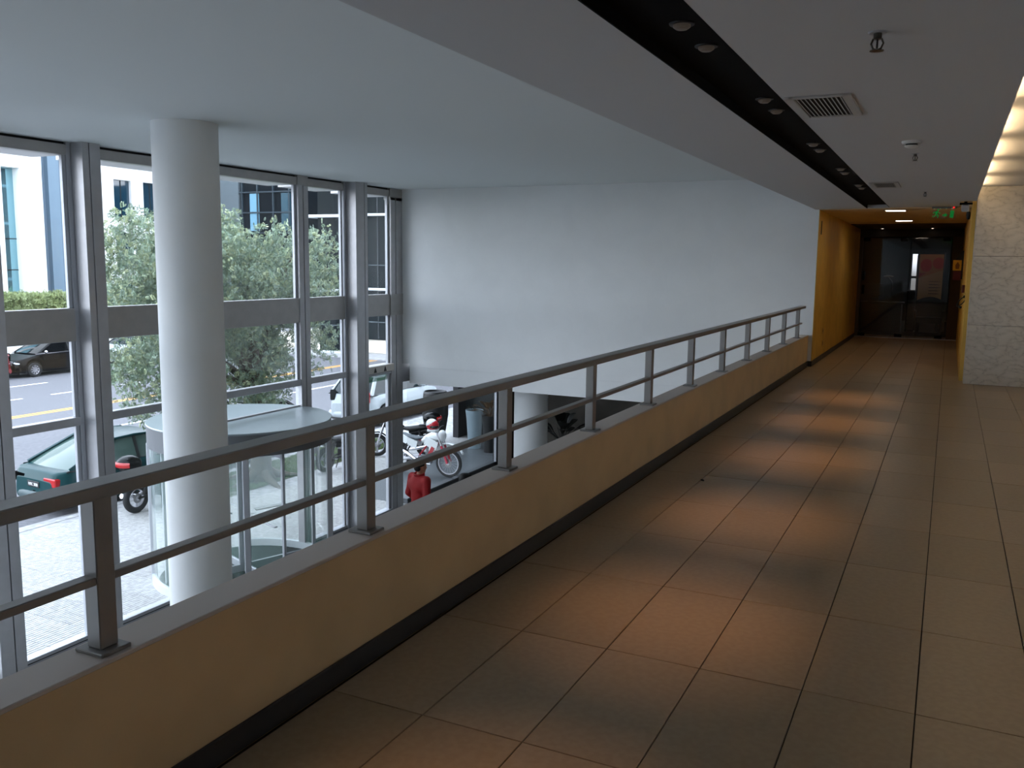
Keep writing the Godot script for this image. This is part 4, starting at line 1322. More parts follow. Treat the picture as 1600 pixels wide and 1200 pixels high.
# front of the car looks to -z; o: len, wid, top table (z, y), axles, wheel r, cabin [rear base z, rear roof z, front roof z, front base z, belt y, roof y], paint, glass
func make_car(called: String, label: String, at: Vector3, turn: float, o: Dictionary, group := "") -> Node3D:
	var c := thing(called, label, "car", at, turn, group)
	var hl: float = o.len / 2.0
	var hw: float = o.wid / 2.0
	var zs := []
	for i in 97:
		zs.append(-hl + 2.0 * hl * i / 96.0)
	var rows := []
	for z in zs:
		var yb := 0.2
		for ax in o.axles:
			var dz: float = absf(z - ax)
			var ra: float = o.r + 0.06
			if dz < ra:
				yb = maxf(yb, o.r + sqrt(ra * ra - dz * dz))
		var yt := lerp_table(o.top, z)
		var e: float = clampf((absf(z) - (hl - 0.45)) / 0.45, 0.0, 1.0)
		var w: float = hw * (1.0 - 0.22 * e * e * e) * (1.0 - 0.05 * clampf(absf(z) / hl, 0, 1))
		yb = minf(yb + 0.1 * e * e, yt - 0.05)
		var half := []
		for q in [[0.0, 0.95], [0.2, 0.99], [0.45, 1.0], [0.62, 1.0], [0.66, 0.985], [0.85, 0.97], [0.95, 0.945], [1.0, 0.9]]:
			half.append(V(w * q[1], lerpf(yb, yt, q[0]), z))
		for q in [0.8, 0.5, 0.2]:
			half.append(V(w * q, yt + 0.02 * (1.0 - q * q), z))
		var line := PackedVector3Array()
		for p in half:
			line.append(p)
		for k in range(half.size() - 1, -1, -1):
			line.append(V(-half[k].x, half[k].y, half[k].z))
		rows.append(line)
	var b := MB.new()
	b.grid(rows, V(0, 0.45, 0))
	for e in [0, rows.size() - 1]:
		var mid := V(0, 0.5, zs[e])
		var nrm := V(0, 0, -1 if e == 0 else 1)
		for k in rows[e].size() - 1:
			b.flat(mid, rows[e][k], rows[e][k + 1], nrm)
	put("body", b, o.paint, c)
	var ub := MB.new()
	ub.box(V(-hw * 0.86, 0.16, -hl * 0.93), V(hw * 0.86, 0.5, hl * 0.93))
	put("underbody", ub, M.dark, c)
	# cabin
	var k: Array = o.cabin
	var wb := hw * 0.87
	var wr := hw * 0.68
	var belt: float = k[4]
	var roof: float = k[5]
	var RB := V(wb, belt, k[0])
	var RR := V(wr, roof, k[1])
	var FR := V(wr, roof, k[2])
	var FB := V(wb, belt, k[3])
	var mx := func(p: Vector3) -> Vector3: return V(-p.x, p.y, p.z)
	var g: Material = o.glass
	var bow := func(called2: String, p: Vector3, q: Vector3, out: Vector3) -> void:
		# a bowed pane between the lower edge at p and the upper edge at q
		var rr := []
		for i in 7:
			var u := i / 6.0
			var line := PackedVector3Array()
			for j in 9:
				var s := -1.0 + 2.0 * j / 8.0
				var m := p.lerp(q, u)
				line.append(V(m.x * s, m.y, m.z) + out * 0.09 * (1.0 - s * s) + out * 0.03 * sin(PI * u))
			rr.append(line)
		var wm := MB.new()
		wm.grid(rr, V(0, (belt + roof) / 2, (k[1] + k[2]) / 2))
		put(called2, wm, g, c)
	bow.call("rear_window", RB, RR, V(0, 0.25, 1).normalized())
	bow.call("windshield", FB, FR, V(0, 0.25, -1).normalized())
	var zm: float = lerpf(k[1], k[2], 0.48)
	for s in [1.0, -1.0]:
		var sx := func(p: Vector3) -> Vector3: return V(p.x * s, p.y, p.z)
		var mb := V(wb + 0.012, belt, zm)
		var mt := V(wr + 0.01, roof - 0.02, zm)
		for q in [[RB, RR, mt, mb], [mb, mt, FR, FB]]:
			var wm := MB.new()
			wm.quad(sx.call(q[0]), sx.call(q[1]), sx.call(q[2]), sx.call(q[3]), V(s, 0.3, 0))
			put("side_window", wm, g, c)
		for q in [[RB, RR, 0.13], [mb, mt, 0.06], [FB, FR, 0.07]]:
			var pm := MB.new()
			pm.beam(sx.call(q[0]), sx.call(q[1]), 0.05, q[2], V(s, 0.2, 0).cross(q[1] - q[0]).normalized())
			put("pillar", pm, o.paint if q[2] > 0.1 else o.trim, c)
		var rail := MB.new()
		rail.tube([sx.call(RR + V(0.01, -0.01, 0.05)), sx.call(RR.lerp(FR, 0.5) + V(0.02, 0.015, 0)), sx.call(FR + V(0.01, -0.01, -0.05))], 0.03, 8)
		put("roof_rail", rail, o.paint, c)
		var sill := MB.new()
		sill.beam(sx.call(RB + V(0.02, 0, 0.1)), sx.call(FB + V(0.02, 0, -0.1)), 0.02, 0.03)
		put("waist_trim", sill, o.get("waist", M.dark), c)
		var mi := MB.new()
		mi.ball(sx.call(V(wb + 0.14, belt + 0.07, k[3] + 0.32)), V(0.1, 0.075, 0.06), 12)
		mi.beam(sx.call(V(wb, belt + 0.02, k[3] + 0.32)), sx.call(V(wb + 0.1, belt + 0.05, k[3] + 0.32)), 0.05, 0.03)
		put("mirror", mi, o.get("mirror", o.paint), c)
		var hd := MB.new()
		hd.box(V(wb + 0.01, belt - 0.13, zm + 0.12), V(wb + 0.1, belt - 0.1, zm + 0.3), 0.01)
		hd.xf = Transform3D()
		if s < 0:
			for i in hd.v.size():
				hd.v[i].x = -hd.v[i].x
				hd.n[i].x = -hd.n[i].x
		put("door_handle", hd, o.trim, c)
		for ax in o.axles:
			make_wheel(o.r, o.spokes, c, V(s * (hw - 0.1), o.r, ax), s)
		var tl := MB.new()
		var tz := hl - 0.06
		if o.get("tall_lamp", false):
			tl.box(V(hw * 0.62, belt - 0.22, hl - 0.14), V(hw * 0.84, belt + 0.12, hl - 0.02), 0.03)
		else:
			tl.box(V(hw * 0.38, belt - 0.29, tz - 0.14), V(hw * 0.85, belt - 0.11, tz + 0.055), 0.02)
		if s < 0:
			for i in tl.v.size():
				tl.v[i].x = -tl.v[i].x
				tl.n[i].x = -tl.n[i].x
		put("taillight", tl, M.red_lens, c)
		var hlm := MB.new()
		hlm.ball(V(s * hw * 0.66, lerp_table(o.top, -hl) + 0.0, -hl + 0.2), V(0.2, 0.09, 0.2), 14)
		put("headlight", hlm, mat(Color(0.8, 0.82, 0.84), 0.1, 0.2, 0.9), c)
	# roof panel
	var rr2 := []
	for i in 9:
		var u := i / 8.0
		var line := PackedVector3Array()
		for j in 9:
			var s := -1.0 + 2.0 * j / 8.0
			line.append(V(wr * s, roof + 0.045 * (1.0 - s * s) + 0.025 * sin(PI * u), lerpf(k[1] + 0.03, k[2] - 0.03, u)))
		rr2.append(line)
	var rp := MB.new()
	rp.grid(rr2, V(0, 0, 0))
	put("roof", rp, o.paint, c)
	# bumpers and plates
	for e in [[1.0, "bumper"], [-1.0, "bumper"]]:
		var bm := MB.new()
		var pts := []
		for i in 9:
			var s := -1.0 + i / 4.0
			pts.append(V(hw * 0.93 * s, 0.36, e[0] * (hl - 0.02 - 0.12 * s * s * s * s)))
		var rs := []
		for i in 9:
			rs.append(Vector2(0.06, 0.11))
		bm.tube(pts, rs, 10)
		put(e[1], bm, o.get("bumper", o.paint), c)
	var pl := MB.new()
	pl.box(V(-0.2, o.get("plate_y", 0.62) - 0.06, hl - 0.01), V(0.2, o.get("plate_y", 0.62) + 0.06, hl + 0.015), 0.004)
	var pn := put("license_plate", pl, o.get("plate", M.dark), c)
	var tx := TextMesh.new()
	tx.text = o.get("text", "")
	if tx.text:
		tx.font_size = 32
		tx.pixel_size = 0.0026
		tx.depth = 0.004
		put("plate_lettering", tx, o.get("ink", M.road_white), pn, V(0, o.get("plate_y", 0.62), hl + 0.016))
	var pf := MB.new()
	pf.box(V(-0.2, 0.42, -hl - 0.035), V(0.2, 0.52, -hl - 0.015), 0.004)
	put("license_plate", pf, mat(Color(0.8, 0.8, 0.8), 0.5), c)
	var gr := MB.new()
	for i in 4:
		gr.box(V(-hw * 0.55, 0.55 + i * 0.045, -hl - 0.02), V(hw * 0.55, 0.575 + i * 0.045, -hl + 0.03), 0.004)
	put("grille", gr, o.get("grille", M.dark), c)
	return c


func cars() -> void:
	var teal := mat(Color(0.03, 0.2, 0.21), 0.25, 0.0, 0.3)
	teal.clearcoat_enabled = false
	var car_glass := mat(Color(0.26, 0.34, 0.32), 0.08, 0.0, 0.5)
	var dark_glass := mat(Color(0.03, 0.035, 0.04), 0.06, 0.0, 0.55)
	var saloon := {"len": 4.25, "wid": 1.68, "axles": [-1.3, 1.25], "r": 0.3, "spokes": 7, "paint": teal, "trim": M.dark, "glass": car_glass,
		"top": [V2(-2.125, 0.62), V2(-2.0, 0.72), V2(-1.0, 0.88), V2(-0.8, 0.9), V2(1.3, 0.93), V2(2.0, 0.9), V2(2.1, 0.84), V2(2.125, 0.7)],
		"cabin": [1.78, 0.7, -0.25, -0.95, 0.9, 1.38], "bumper": mat(Color(0.2, 0.27, 0.28), 0.5), "plate": mat(Color(0.06, 0.06, 0.06), 0.4), "text": "HFC 308", "plate_y": 0.62}
	make_car("parked_car", "dark green saloon parked at the kerb, seen from behind through the left bays", V(-16.05, STREET, -13.49), deg_to_rad(-5.0), saloon)
	var black := mat(Color(0.012, 0.013, 0.024), 0.25, 0.0, 0.22)
	black.clearcoat_enabled = false
	var hatch := {"len": 3.98, "wid": 1.74, "axles": [-1.2, 1.3], "r": 0.32, "spokes": 9, "paint": black, "trim": M.dark, "glass": dark_glass, "waist": M.chrome, "mirror": M.chrome, "tall_lamp": true,
		"top": [V2(-1.99, 0.62), V2(-1.85, 0.76), V2(-0.95, 0.97), V2(1.6, 1.02), V2(1.9, 0.98), V2(1.99, 0.7)],
		"cabin": [1.85, 1.25, -0.2, -1.0, 0.98, 1.42], "grille": M.chrome}
	var hb := make_car("parked_car", "shiny black hatchback parked facing left across the road", V(-36.1, STREET, -26.3), PI, hatch)
	hb.rotation.y = PI
	var red := hatch.duplicate()
	red.paint = mat(Color(0.4, 0.03, 0.08), 0.25, 0.1, 0.7)
	red.waist = M.dark
	red.mirror = red.paint
	make_car("parked_car", "red car half hidden by the left window post across the road", V(-36.2, STREET, -22.2), PI, red)
	var whitep := mat(Color(0.6, 0.63, 0.64), 0.25, 0.0, 0.4)
	whitep.clearcoat_enabled = false
	var wagon := {"len": 4.2, "wid": 1.76, "axles": [-1.3, 1.3], "r": 0.32, "spokes": 8, "paint": whitep, "trim": M.dark, "glass": mat(Color(0.04, 0.1, 0.11), 0.08, 0.0, 0.35), "tall_lamp": true,
		"top": [V2(-2.1, 0.7), V2(-1.95, 0.84), V2(-1.1, 1.0), V2(1.6, 1.02), V2(2.0, 1.0), V2(2.1, 0.7)],
		"cabin": [1.95, 1.5, -0.3, -1.15, 1.0, 1.52], "plate": mat(Color(0.8, 0.8, 0.8), 0.5)}
	make_car("parked_car", "white estate car parked at the kerb, seen past the glass door bay", V(-16.55, STREET, -24.35), 0.0, wagon)
	var dk := saloon.duplicate()
	dk.paint = mat(Color(0.02, 0.022, 0.026), 0.2, 0.0, 0.4)
	dk.glass = dark_glass
	dk.bumper = M.dark
	dk.text = ""
	make_car("parked_car", "black car parked at the kerb behind the tree trunk", V(-16.4, STREET, -18.25), 0.0, dk)
	var w2 := wagon.duplicate()
	make_car("parked_car", "white car parked across the road behind the low leaves of the tree", V(-36.2, STREET, -31.4), PI, w2)
	var d2 := hatch.duplicate()
	make_car("parked_car", "dark car parked across the road at the far end of the row behind the leaves", V(-36.2, STREET, -36.2), PI, d2)


func bike_wheel(parent: Node, at: Vector3, r: float, tyre: float, style: String) -> void:
	# axle along z; the bike faces +x
	var b := Basis(Vector3.RIGHT, PI / 2)
	var t := MB.new()
	var prof := []
	for k in 13:
		var a := TAU * k / 12.0
		prof.append(Vector2(r - tyre + tyre * cos(a), tyre * 0.9 * sin(a)))
	t.lathe(prof, 40, Vector3.ZERO, b)
	var w := put("wheel", t, M.rubber, parent, at)
	var h := MB.new()
	var ri := r - tyre * 1.9
	h.lathe([Vector2(ri + 0.015, -0.03), Vector2(ri + 0.02, 0.03), Vector2(ri - 0.008, 0.03), Vector2(ri - 0.008, -0.03), Vector2(ri + 0.015, -0.03)], 40, Vector3.ZERO, b)
	h.lathe([Vector2(0.0, -0.06), Vector2(0.04, -0.06), Vector2(0.045, 0.06), Vector2(0.0, 0.06)], 14, Vector3.ZERO, b)
	if style == "spokes":
		for k in 18:
			var a := TAU * k / 18.0
			var s := 0.03 if k % 2 else -0.03
			h.tube([V(cos(a + 0.5 * signf(s)) * 0.04, sin(a + 0.5 * signf(s)) * 0.04, s), V(cos(a) * ri, sin(a) * ri, 0)], 0.003, 5, false)
	else:
		for k in 3:
			var a := TAU * k / 3.0 + 0.5
			h.beam(V(0, 0, 0), V(cos(a) * ri, sin(a) * ri, 0), 0.05, 0.045, Vector3.BACK)
	put("rim", h, mat(Color(0.72, 0.72, 0.74), 0.3, 0.6), w)
	var d := MB.new()
	d.lathe([Vector2(0.0, 0.045), Vector2(0.1, 0.045), Vector2(0.1, 0.05), Vector2(0.0, 0.05)], 20, Vector3.ZERO, b)
	put("brake_disc", d, mat(Color(0.5, 0.5, 0.5), 0.3, 0.9), w)


func motorbikes() -> void:
	# trail bike, white and red, nose to the right
	var m := thing("motorcycle", "white and red trail motorcycle with wire wheels on the grey apron", "motorcycle", V(-10.92, GROUND + 0.006, -17.6), deg_to_rad(1.0))
	var white := mat(Color(0.86, 0.88, 0.88), 0.25)
	var red := mat(Color(0.66, 0.05, 0.12), 0.3)
	bike_wheel(m, V(0.68, 0.345, 0), 0.345, 0.045, "spokes")
	bike_wheel(m, V(-0.68, 0.32, 0), 0.32, 0.055, "spokes")
	for s in [-1.0, 1.0]:
		var fk := MB.new()
		fk.tube([V(0.68, 0.345, s * 0.085), V(0.52, 0.75, s * 0.085)], 0.03, 10)
		put("fork_leg", fk, mat(Color(0.75, 0.22, 0.3), 0.3), m)
		var fu := MB.new()
		fu.tube([V(0.53, 0.73, s * 0.085), V(0.40, 1.06, s * 0.085)], 0.026, 10)
		put("fork_tube", fu, M.chrome, m)
		var sw := MB.new()
		sw.tube([V(-0.68, 0.32, s * 0.1), V(-0.1, 0.42, s * 0.08)], [Vector2(0.02, 0.035), Vector2(0.025, 0.045)], 8)
		put("swingarm", sw, mat(Color(0.8, 0.8, 0.82), 0.3, 0.5), m)
		var sp := MB.new()
		sp.beam(V(0.12, 0.86, s * 0.15), V(0.46, 0.74, s * 0.17), 0.02, 0.2, Vector3.UP)
		sp.beam(V(0.3, 0.72, s * 0.16), V(0.34, 0.5, s * 0.16), 0.02, 0.14, Vector3.RIGHT)
		put("side_shroud", sp, white, m)
		var st := MB.new()
		st.beam(V(0.36, 0.72, s * 0.185), V(0.24, 0.5, s * 0.18), 0.01, 0.09, Vector3.RIGHT)
		put("red_panel", st, red, m)
		var tp := MB.new()
		tp.beam(V(-0.12, 0.72, s * 0.12), V(-0.62, 0.88, s * 0.11), 0.03, 0.17, Vector3.UP)
		put("tail_panel", tp, white, m)
		var hg := MB.new()
		hg.tube([V(0.32, 1.14, s * 0.26), V(0.30, 1.13, s * 0.4)], 0.02, 8)
		put("hand_grip", hg, M.rubber, m)
		var rs := MB.new()
		rs.beam(V(-0.64, 0.33, s * 0.13), V(-0.38, 0.74, s * 0.12), 0.03, 0.03)
		put("shock_absorber", rs, M.dark, m)
	var ff := MB.new()
	var pts := []
	var rr := []
	for k in 9:
		var a := deg_to_rad(28.0 + 14.0 * k)
		pts.append(V(0.66 + 0.46 * cos(a), 0.38 + 0.46 * sin(a) * 0.95, 0))
		rr.append(Vector2(0.07 - 0.004 * absf(k - 5), 0.012))
	ff.tube(pts, rr, 10)
	put("front_fender", ff, white, m)
	var hl := MB.new()
	hl.ball(V(0.5, 0.98, 0), V(0.1, 0.14, 0.11), 14)
	put("headlight_cowl", hl, white, m)
	var fr := MB.new()
	fr.tube([V(0.40, 1.0, 0), V(0.1, 0.72, 0), V(-0.12, 0.45, 0), V(0.12, 0.28, 0), V(0.4, 0.8, 0)], 0.025, 8)
	fr.tube([V(0.2, 0.8, 0), V(-0.6, 0.86, 0)], 0.025, 8)
	put("frame", fr, red, m)
	var en := MB.new()
	en.box(V(-0.12, 0.26, -0.11), V(0.2, 0.46, 0.11), 0.03)
	en.ball(V(0.02, 0.36, 0.12), V(0.1, 0.1, 0.04), 12)
	for k in 5:
		en.box(V(0.08, 0.46 + k * 0.03, -0.08), V(0.22, 0.475 + k * 0.03, 0.08), 0.004)
	put("engine", en, mat(Color(0.6, 0.6, 0.62), 0.4, 0.6), m)
	var tk := MB.new()
	tk.tube([V(-0.02, 0.82, 0), V(0.1, 0.87, 0), V(0.25, 0.93, 0), V(0.38, 0.92, 0), V(0.42, 0.9, 0)], [Vector2(0.08, 0.06), Vector2(0.12, 0.1), Vector2(0.14, 0.12), Vector2(0.1, 0.1), Vector2(0.04, 0.05)], 14)
	put("fuel_tank", tk, white, m)
	var se := MB.new()
	se.tube([V(0.05, 0.9, 0), V(-0.15, 0.86, 0), V(-0.4, 0.88, 0), V(-0.6, 0.92, 0), V(-0.68, 0.93, 0)], [Vector2(0.06, 0.03), Vector2(0.12, 0.05), Vector2(0.13, 0.05), Vector2(0.11, 0.045), Vector2(0.05, 0.02)], 12)
	put("seat", se, mat(Color(0.2, 0.24, 0.26), 0.6), m)
	var rf := MB.new()
	rf.tube([V(-0.5, 0.86, 0), V(-0.75, 0.88, 0), V(-0.95, 0.83, 0)], [Vector2(0.1, 0.015), Vector2(0.09, 0.015), Vector2(0.05, 0.01)], 10)
	put("rear_fender", rf, white, m)
	var hb := MB.new()
	hb.tube([V(0.30, 1.13, -0.36), V(0.34, 1.14, -0.2), V(0.38, 1.08, 0), V(0.34, 1.14, 0.2), V(0.30, 1.13, 0.36)], 0.014, 8)
	put("handlebar", hb, M.dark, m)
	var exh := MB.new()
	exh.tube([V(0.2, 0.42, 0.1), V(0.26, 0.3, 0.13), V(0.0, 0.3, 0.15), V(-0.35, 0.5, 0.15), V(-0.75, 0.66, 0.15)], [Vector2(0.02, 0.02), Vector2(0.022, 0.022), Vector2(0.025, 0.025), Vector2(0.045, 0.045), Vector2(0.045, 0.045)], 10)
	put("exhaust", exh, M.chrome, m)
	var ks := MB.new()
	ks.tube([V(0.0, 0.3, 0.1), V(0.12, 0.0, 0.28)], 0.013, 6)
	put("kickstand", ks, M.dark, m)
	var pg := MB.new()
	pg.tube([V(-0.02, 0.32, -0.2), V(-0.02, 0.32, 0.2)], 0.014, 6)
	put("foot_peg", pg, M.dark, m)
	# helmet hanging on the handlebar
	var he := thing("helmet", "red and white helmet hanging on the trail motorcycle's handlebar", "helmet", V(-10.42, GROUND + 1.28, -17.18))
	var h1 := MB.new()
	h1.ball(V(0, 0.02, 0), V(0.15, 0.14, 0.13), 20)
	put("shell", h1, red, he)
	var h2 := MB.new()
	h2.ball(V(-0.02, 0.05, 0), V(0.142, 0.125, 0.125), 20)
	put("crown_stripe", h2, white, he)
	var h3 := MB.new()
	h3.ball(V(0.05, 0.0, 0.03), V(0.11, 0.045, 0.115), 16)
	put("visor", h3, M.black_gloss, he)
	var h4 := MB.new()
	h4.tube([V(-0.08, -0.09, 0.09), V(0.1, -0.09, 0.07), V(0.14, -0.09, 0.0), V(0.1, -0.09, -0.07)], [Vector2(0.03, 0.035), Vector2(0.03, 0.035), Vector2(0.03, 0.035), Vector2(0.03, 0.035)], 8)
	put("chin_bar", h4, white, he)
	# dark street bike with a round top case
	var s := street_bike("street_motorcycle", "dark motorcycle with round top case and red lens beside the green car", V(-14.2, GROUND, -12.75), deg_to_rad(90.0))
	var s2 := copy(s, "street_motorcycle", "dark motorcycle with a black top case parked behind the white and red trail bike")
	s2.position = V(-12.45, GROUND, -19.0)
	s2.rotation.y = deg_to_rad(205.0)
	var s3 := copy(s, "street_motorcycle", "dark motorcycle parked beside the lawn strip beyond the glass door bay")
	s3.position = V(-13.0, GROUND, -17.3)
	s3.rotation.y = deg_to_rad(82.0)


func street_bike(called: String, label: String, at: Vector3, turn: float) -> Node3D:
	var m := thing(called, label, "motorcycle", at, turn)
	bike_wheel(m, V(0.65, 0.3, 0), 0.3, 0.055, "cast")
	bike_wheel(m, V(-0.65, 0.3, 0), 0.3, 0.065, "cast")
	for s in [-1.0, 1.0]:
		var fk := MB.new()
		fk.tube([V(0.65, 0.3, s * 0.085), V(0.42, 0.95, s * 0.085)], 0.026, 8)
		put("fork_leg", fk, M.chrome, m)
		var sw := MB.new()
		sw.tube([V(-0.65, 0.3, s * 0.09), V(-0.05, 0.36, s * 0.08)], 0.025, 8)
		put("swingarm", sw, M.dark, m)
		var sh := MB.new()
		sh.tube([V(-0.58, 0.36, s * 0.13), V(-0.45, 0.72, s * 0.13)], 0.03, 8)
		put("shock_absorber", sh, M.dark, m)
		var mi := MB.new()
		mi.tube([V(0.34, 1.02, s * 0.22), V(0.36, 1.18, s * 0.28)], 0.007, 6)
		mi.ball(V(0.36, 1.2, s * 0.29), V(0.015, 0.05, 0.06), 10)
		put("mirror", mi, M.dark, m)
		var gp := MB.new()
		gp.tube([V(0.28, 1.0, s * 0.25), V(0.24, 0.98, s * 0.38)], 0.02, 8)
		put("hand_grip", gp, M.rubber, m)
	var bd := MB.new()
	bd.box(V(-0.15, 0.24, -0.13), V(0.24, 0.52, 0.13), 0.04)
	put("engine", bd, mat(Color(0.12, 0.12, 0.13), 0.4, 0.5), m)
	var tk := MB.new()
	tk.tube([V(-0.05, 0.72, 0), V(0.08, 0.78, 0), V(0.25, 0.84, 0), V(0.38, 0.82, 0), V(0.44, 0.78, 0)], [Vector2(0.08, 0.08), Vector2(0.13, 0.12), Vector2(0.15, 0.13), Vector2(0.12, 0.1), Vector2(0.04, 0.05)], 14)
	put("fuel_tank", tk, M.black_gloss, m)
	var se := MB.new()
	se.tube([V(0.0, 0.76, 0), V(-0.2, 0.74, 0), V(-0.45, 0.78, 0), V(-0.65, 0.8, 0)], [Vector2(0.08, 0.04), Vector2(0.14, 0.06), Vector2(0.14, 0.06), Vector2(0.08, 0.04)], 12)
	put("seat", se, M.rubber, m)
	var ta := MB.new()
	ta.tube([V(-0.2, 0.62, 0), V(-0.55, 0.68, 0), V(-0.85, 0.76, 0)], [Vector2(0.13, 0.09), Vector2(0.12, 0.08), Vector2(0.06, 0.05)], 12)
	put("tail", ta, M.black_gloss, m)
	var fe := MB.new()
	var pts := []
	var rr := []
	for k in 8:
		var a := deg_to_rad(30.0 + 17.0 * k)
		pts.append(V(0.65 + 0.34 * cos(a), 0.3 + 0.34 * sin(a), 0))
		rr.append(Vector2(0.07, 0.012))
	fe.tube(pts, rr, 8)
	put("front_fender", fe, M.black_gloss, m)
	var hl := MB.new()
	hl.ball(V(0.5, 0.92, 0), V(0.11, 0.12, 0.12), 14)
	put("headlight", hl, mat(Color(0.3, 0.3, 0.32), 0.15, 0.3), m)
	var hb := MB.new()
	hb.tube([V(0.26, 0.99, -0.34), V(0.34, 1.03, -0.15), V(0.38, 0.98, 0), V(0.34, 1.03, 0.15), V(0.26, 0.99, 0.34)], 0.013, 8)
	put("handlebar", hb, M.chrome, m)
	var ex := MB.new()
	ex.tube([V(0.15, 0.3, -0.12), V(-0.1, 0.22, -0.16), V(-0.4, 0.26, -0.17), V(-0.85, 0.36, -0.17)], [Vector2(0.02, 0.02), Vector2(0.025, 0.025), Vector2(0.045, 0.045), Vector2(0.05, 0.05)], 10)
	put("exhaust", ex, M.chrome, m)
	var ks := MB.new()
	for s in [-1.0, 1.0]:
		ks.tube([V(-0.1, 0.25, s * 0.1), V(-0.14, 0.0, s * 0.16)], 0.014, 6)
	put("centre_stand", ks, M.dark, m)
	var tc := MB.new()
	tc.ball(V(-0.78, 1.02, 0), V(0.24, 0.17, 0.25), 22)
	var cs := put("top_case", tc, M.black_gloss, m)
	var ln := MB.new()
	ln.tube([V(-0.93, 1.03, -0.2), V(-1.0, 1.03, -0.1), V(-1.02, 1.03, 0), V(-1.0, 1.03, 0.1), V(-0.93, 1.03, 0.2)], [Vector2(0.02, 0.05), Vector2(0.025, 0.055), Vector2(0.025, 0.055), Vector2(0.025, 0.055), Vector2(0.02, 0.05)], 8)
	put("red_lens", ln, M.red_lens, cs)
	var rk := MB.new()
	rk.beam(V(-0.45, 0.84, 0), V(-0.95, 0.87, 0), 0.16, 0.02)
	put("rack", rk, M.dark, m)
	var pl := MB.new()
	pl.box(V(-0.94, 0.5, -0.1), V(-0.925, 0.66, 0.1), 0.003)
	pl.beam(V(-0.8, 0.72, 0), V(-0.93, 0.6, 0), 0.08, 0.015)
	put("license_plate", pl, M.dark, m)
	return m


func planters() -> void:
	var defs := [[V(-11.35, GROUND, -20.9), 0.25, 1.05, Color(0.5, 0.57, 0.6), "tall pale blue grey flared planter outside the low window"], [V(-10.72, GROUND, -20.6), 0.22, 1.0, Color(0.03, 0.035, 0.04), "tall black planter with a dry brown plant right of the pale planter"]]
	for q in defs:
		var p := thing("planter", q[4], "planter", q[0])
		var b := MB.new()
		var r: float = q[1]
		var h: float = q[2]
		b.lathe([Vector2(0.0, 0.0), Vector2(r * 0.72, 0.0), Vector2(r * 0.74, h * 0.3), Vector2(r * 0.86, h * 0.75), Vector2(r, h), Vector2(r * 0.92, h), Vector2(r * 0.86, h - 0.06), Vector2(0.0, h - 0.06)], 28, Vector3.ZERO)
		put("pot", b, mat(q[3], 0.4), p)
		var so := MB.new()
		so.lathe([Vector2(r * 0.88, h - 0.05), Vector2(0.0, h - 0.03)], 20, Vector3.ZERO)
		put("soil", so, M.soil, p)
		if r < 0.23:
			big_plant(p, h - 0.05, Color(0.3, 0.22, 0.12), 16, 0.6)
		else:
			big_plant(p, h - 0.05, Color(0.2, 0.18, 0.1), 7, 0.25)
	var v := thing("potted_plant", "dark broad leaved plant in a slender pale vase right of the far column", "plant", V(-8.05, GROUND, -19.2))
	var vb := MB.new()
	vb.lathe([Vector2(0.0, 0.0), Vector2(0.16, 0.0), Vector2(0.17, 0.1), Vector2(0.12, 0.5), Vector2(0.1, 0.75), Vector2(0.14, 0.86), Vector2(0.12, 0.86), Vector2(0.08, 0.78), Vector2(0.0, 0.78)], 24, Vector3.ZERO)
	put("vase", vb, mat(Color(0.55, 0.6, 0.58), 0.3), v)
	big_plant(v, 0.78, Color(0.05, 0.06, 0.035), 22, 0.95)
	var u := thing("urn", "big rounded dark pot standing on the pavement behind the red and white helmet", "pot", V(-12.5, GROUND, -20.75))
	var ub := MB.new()
	ub.lathe([Vector2(0.0, 0.0), Vector2(0.2, 0.0), Vector2(0.22, 0.12), Vector2(0.3, 0.45), Vector2(0.36, 0.85), Vector2(0.36, 1.15), Vector2(0.33, 1.45), Vector2(0.3, 1.5), Vector2(0.27, 1.45), Vector2(0.0, 1.42)], 32, Vector3.ZERO)
	put("pot", ub, mat(Color(0.06, 0.05, 0.048), 0.45), u)
	var us := MB.new()
	us.lathe([Vector2(0.36, 1.12), Vector2(0.375, 1.15), Vector2(0.36, 1.18)], 32, Vector3.ZERO)
	put("rim_band", us, mat(Color(0.1, 0.09, 0.085), 0.4), u)


func big_plant(p: Node, y: float, c: Color, count: int, l: float) -> void:
	var m := mat(c, 0.5)
	for k in count:
		var a := TAU * k / count + rng.randf() * 0.4
		var lean := rng.randf_range(0.25, 1.1)
		var d := V(cos(a) * sin(lean), cos(lean), sin(a) * sin(lean))
		var side := d.cross(Vector3.UP).normalized()
		var root := V(0, y, 0)
		var b := MB.new()
		var stem_end := root + d * l * 0.4
		b.tube([root, stem_end], 0.008, 5, false)
		var rows := []
		for i in 7:
			var u := i / 6.0
			var w := 0.11 * sin(PI * clampf(u, 0.04, 1.0)) * l
			var mid := stem_end + d * l * 0.7 * u + V(0, -0.32 * u * u * l, 0)
			rows.append(PackedVector3Array([mid - side * w + V(0, 0.02, 0), mid, mid + side * w + V(0, 0.02, 0)]))
		b.grid(rows, stem_end - V(0, 1, 0))
		put("leaf", b, m, p)


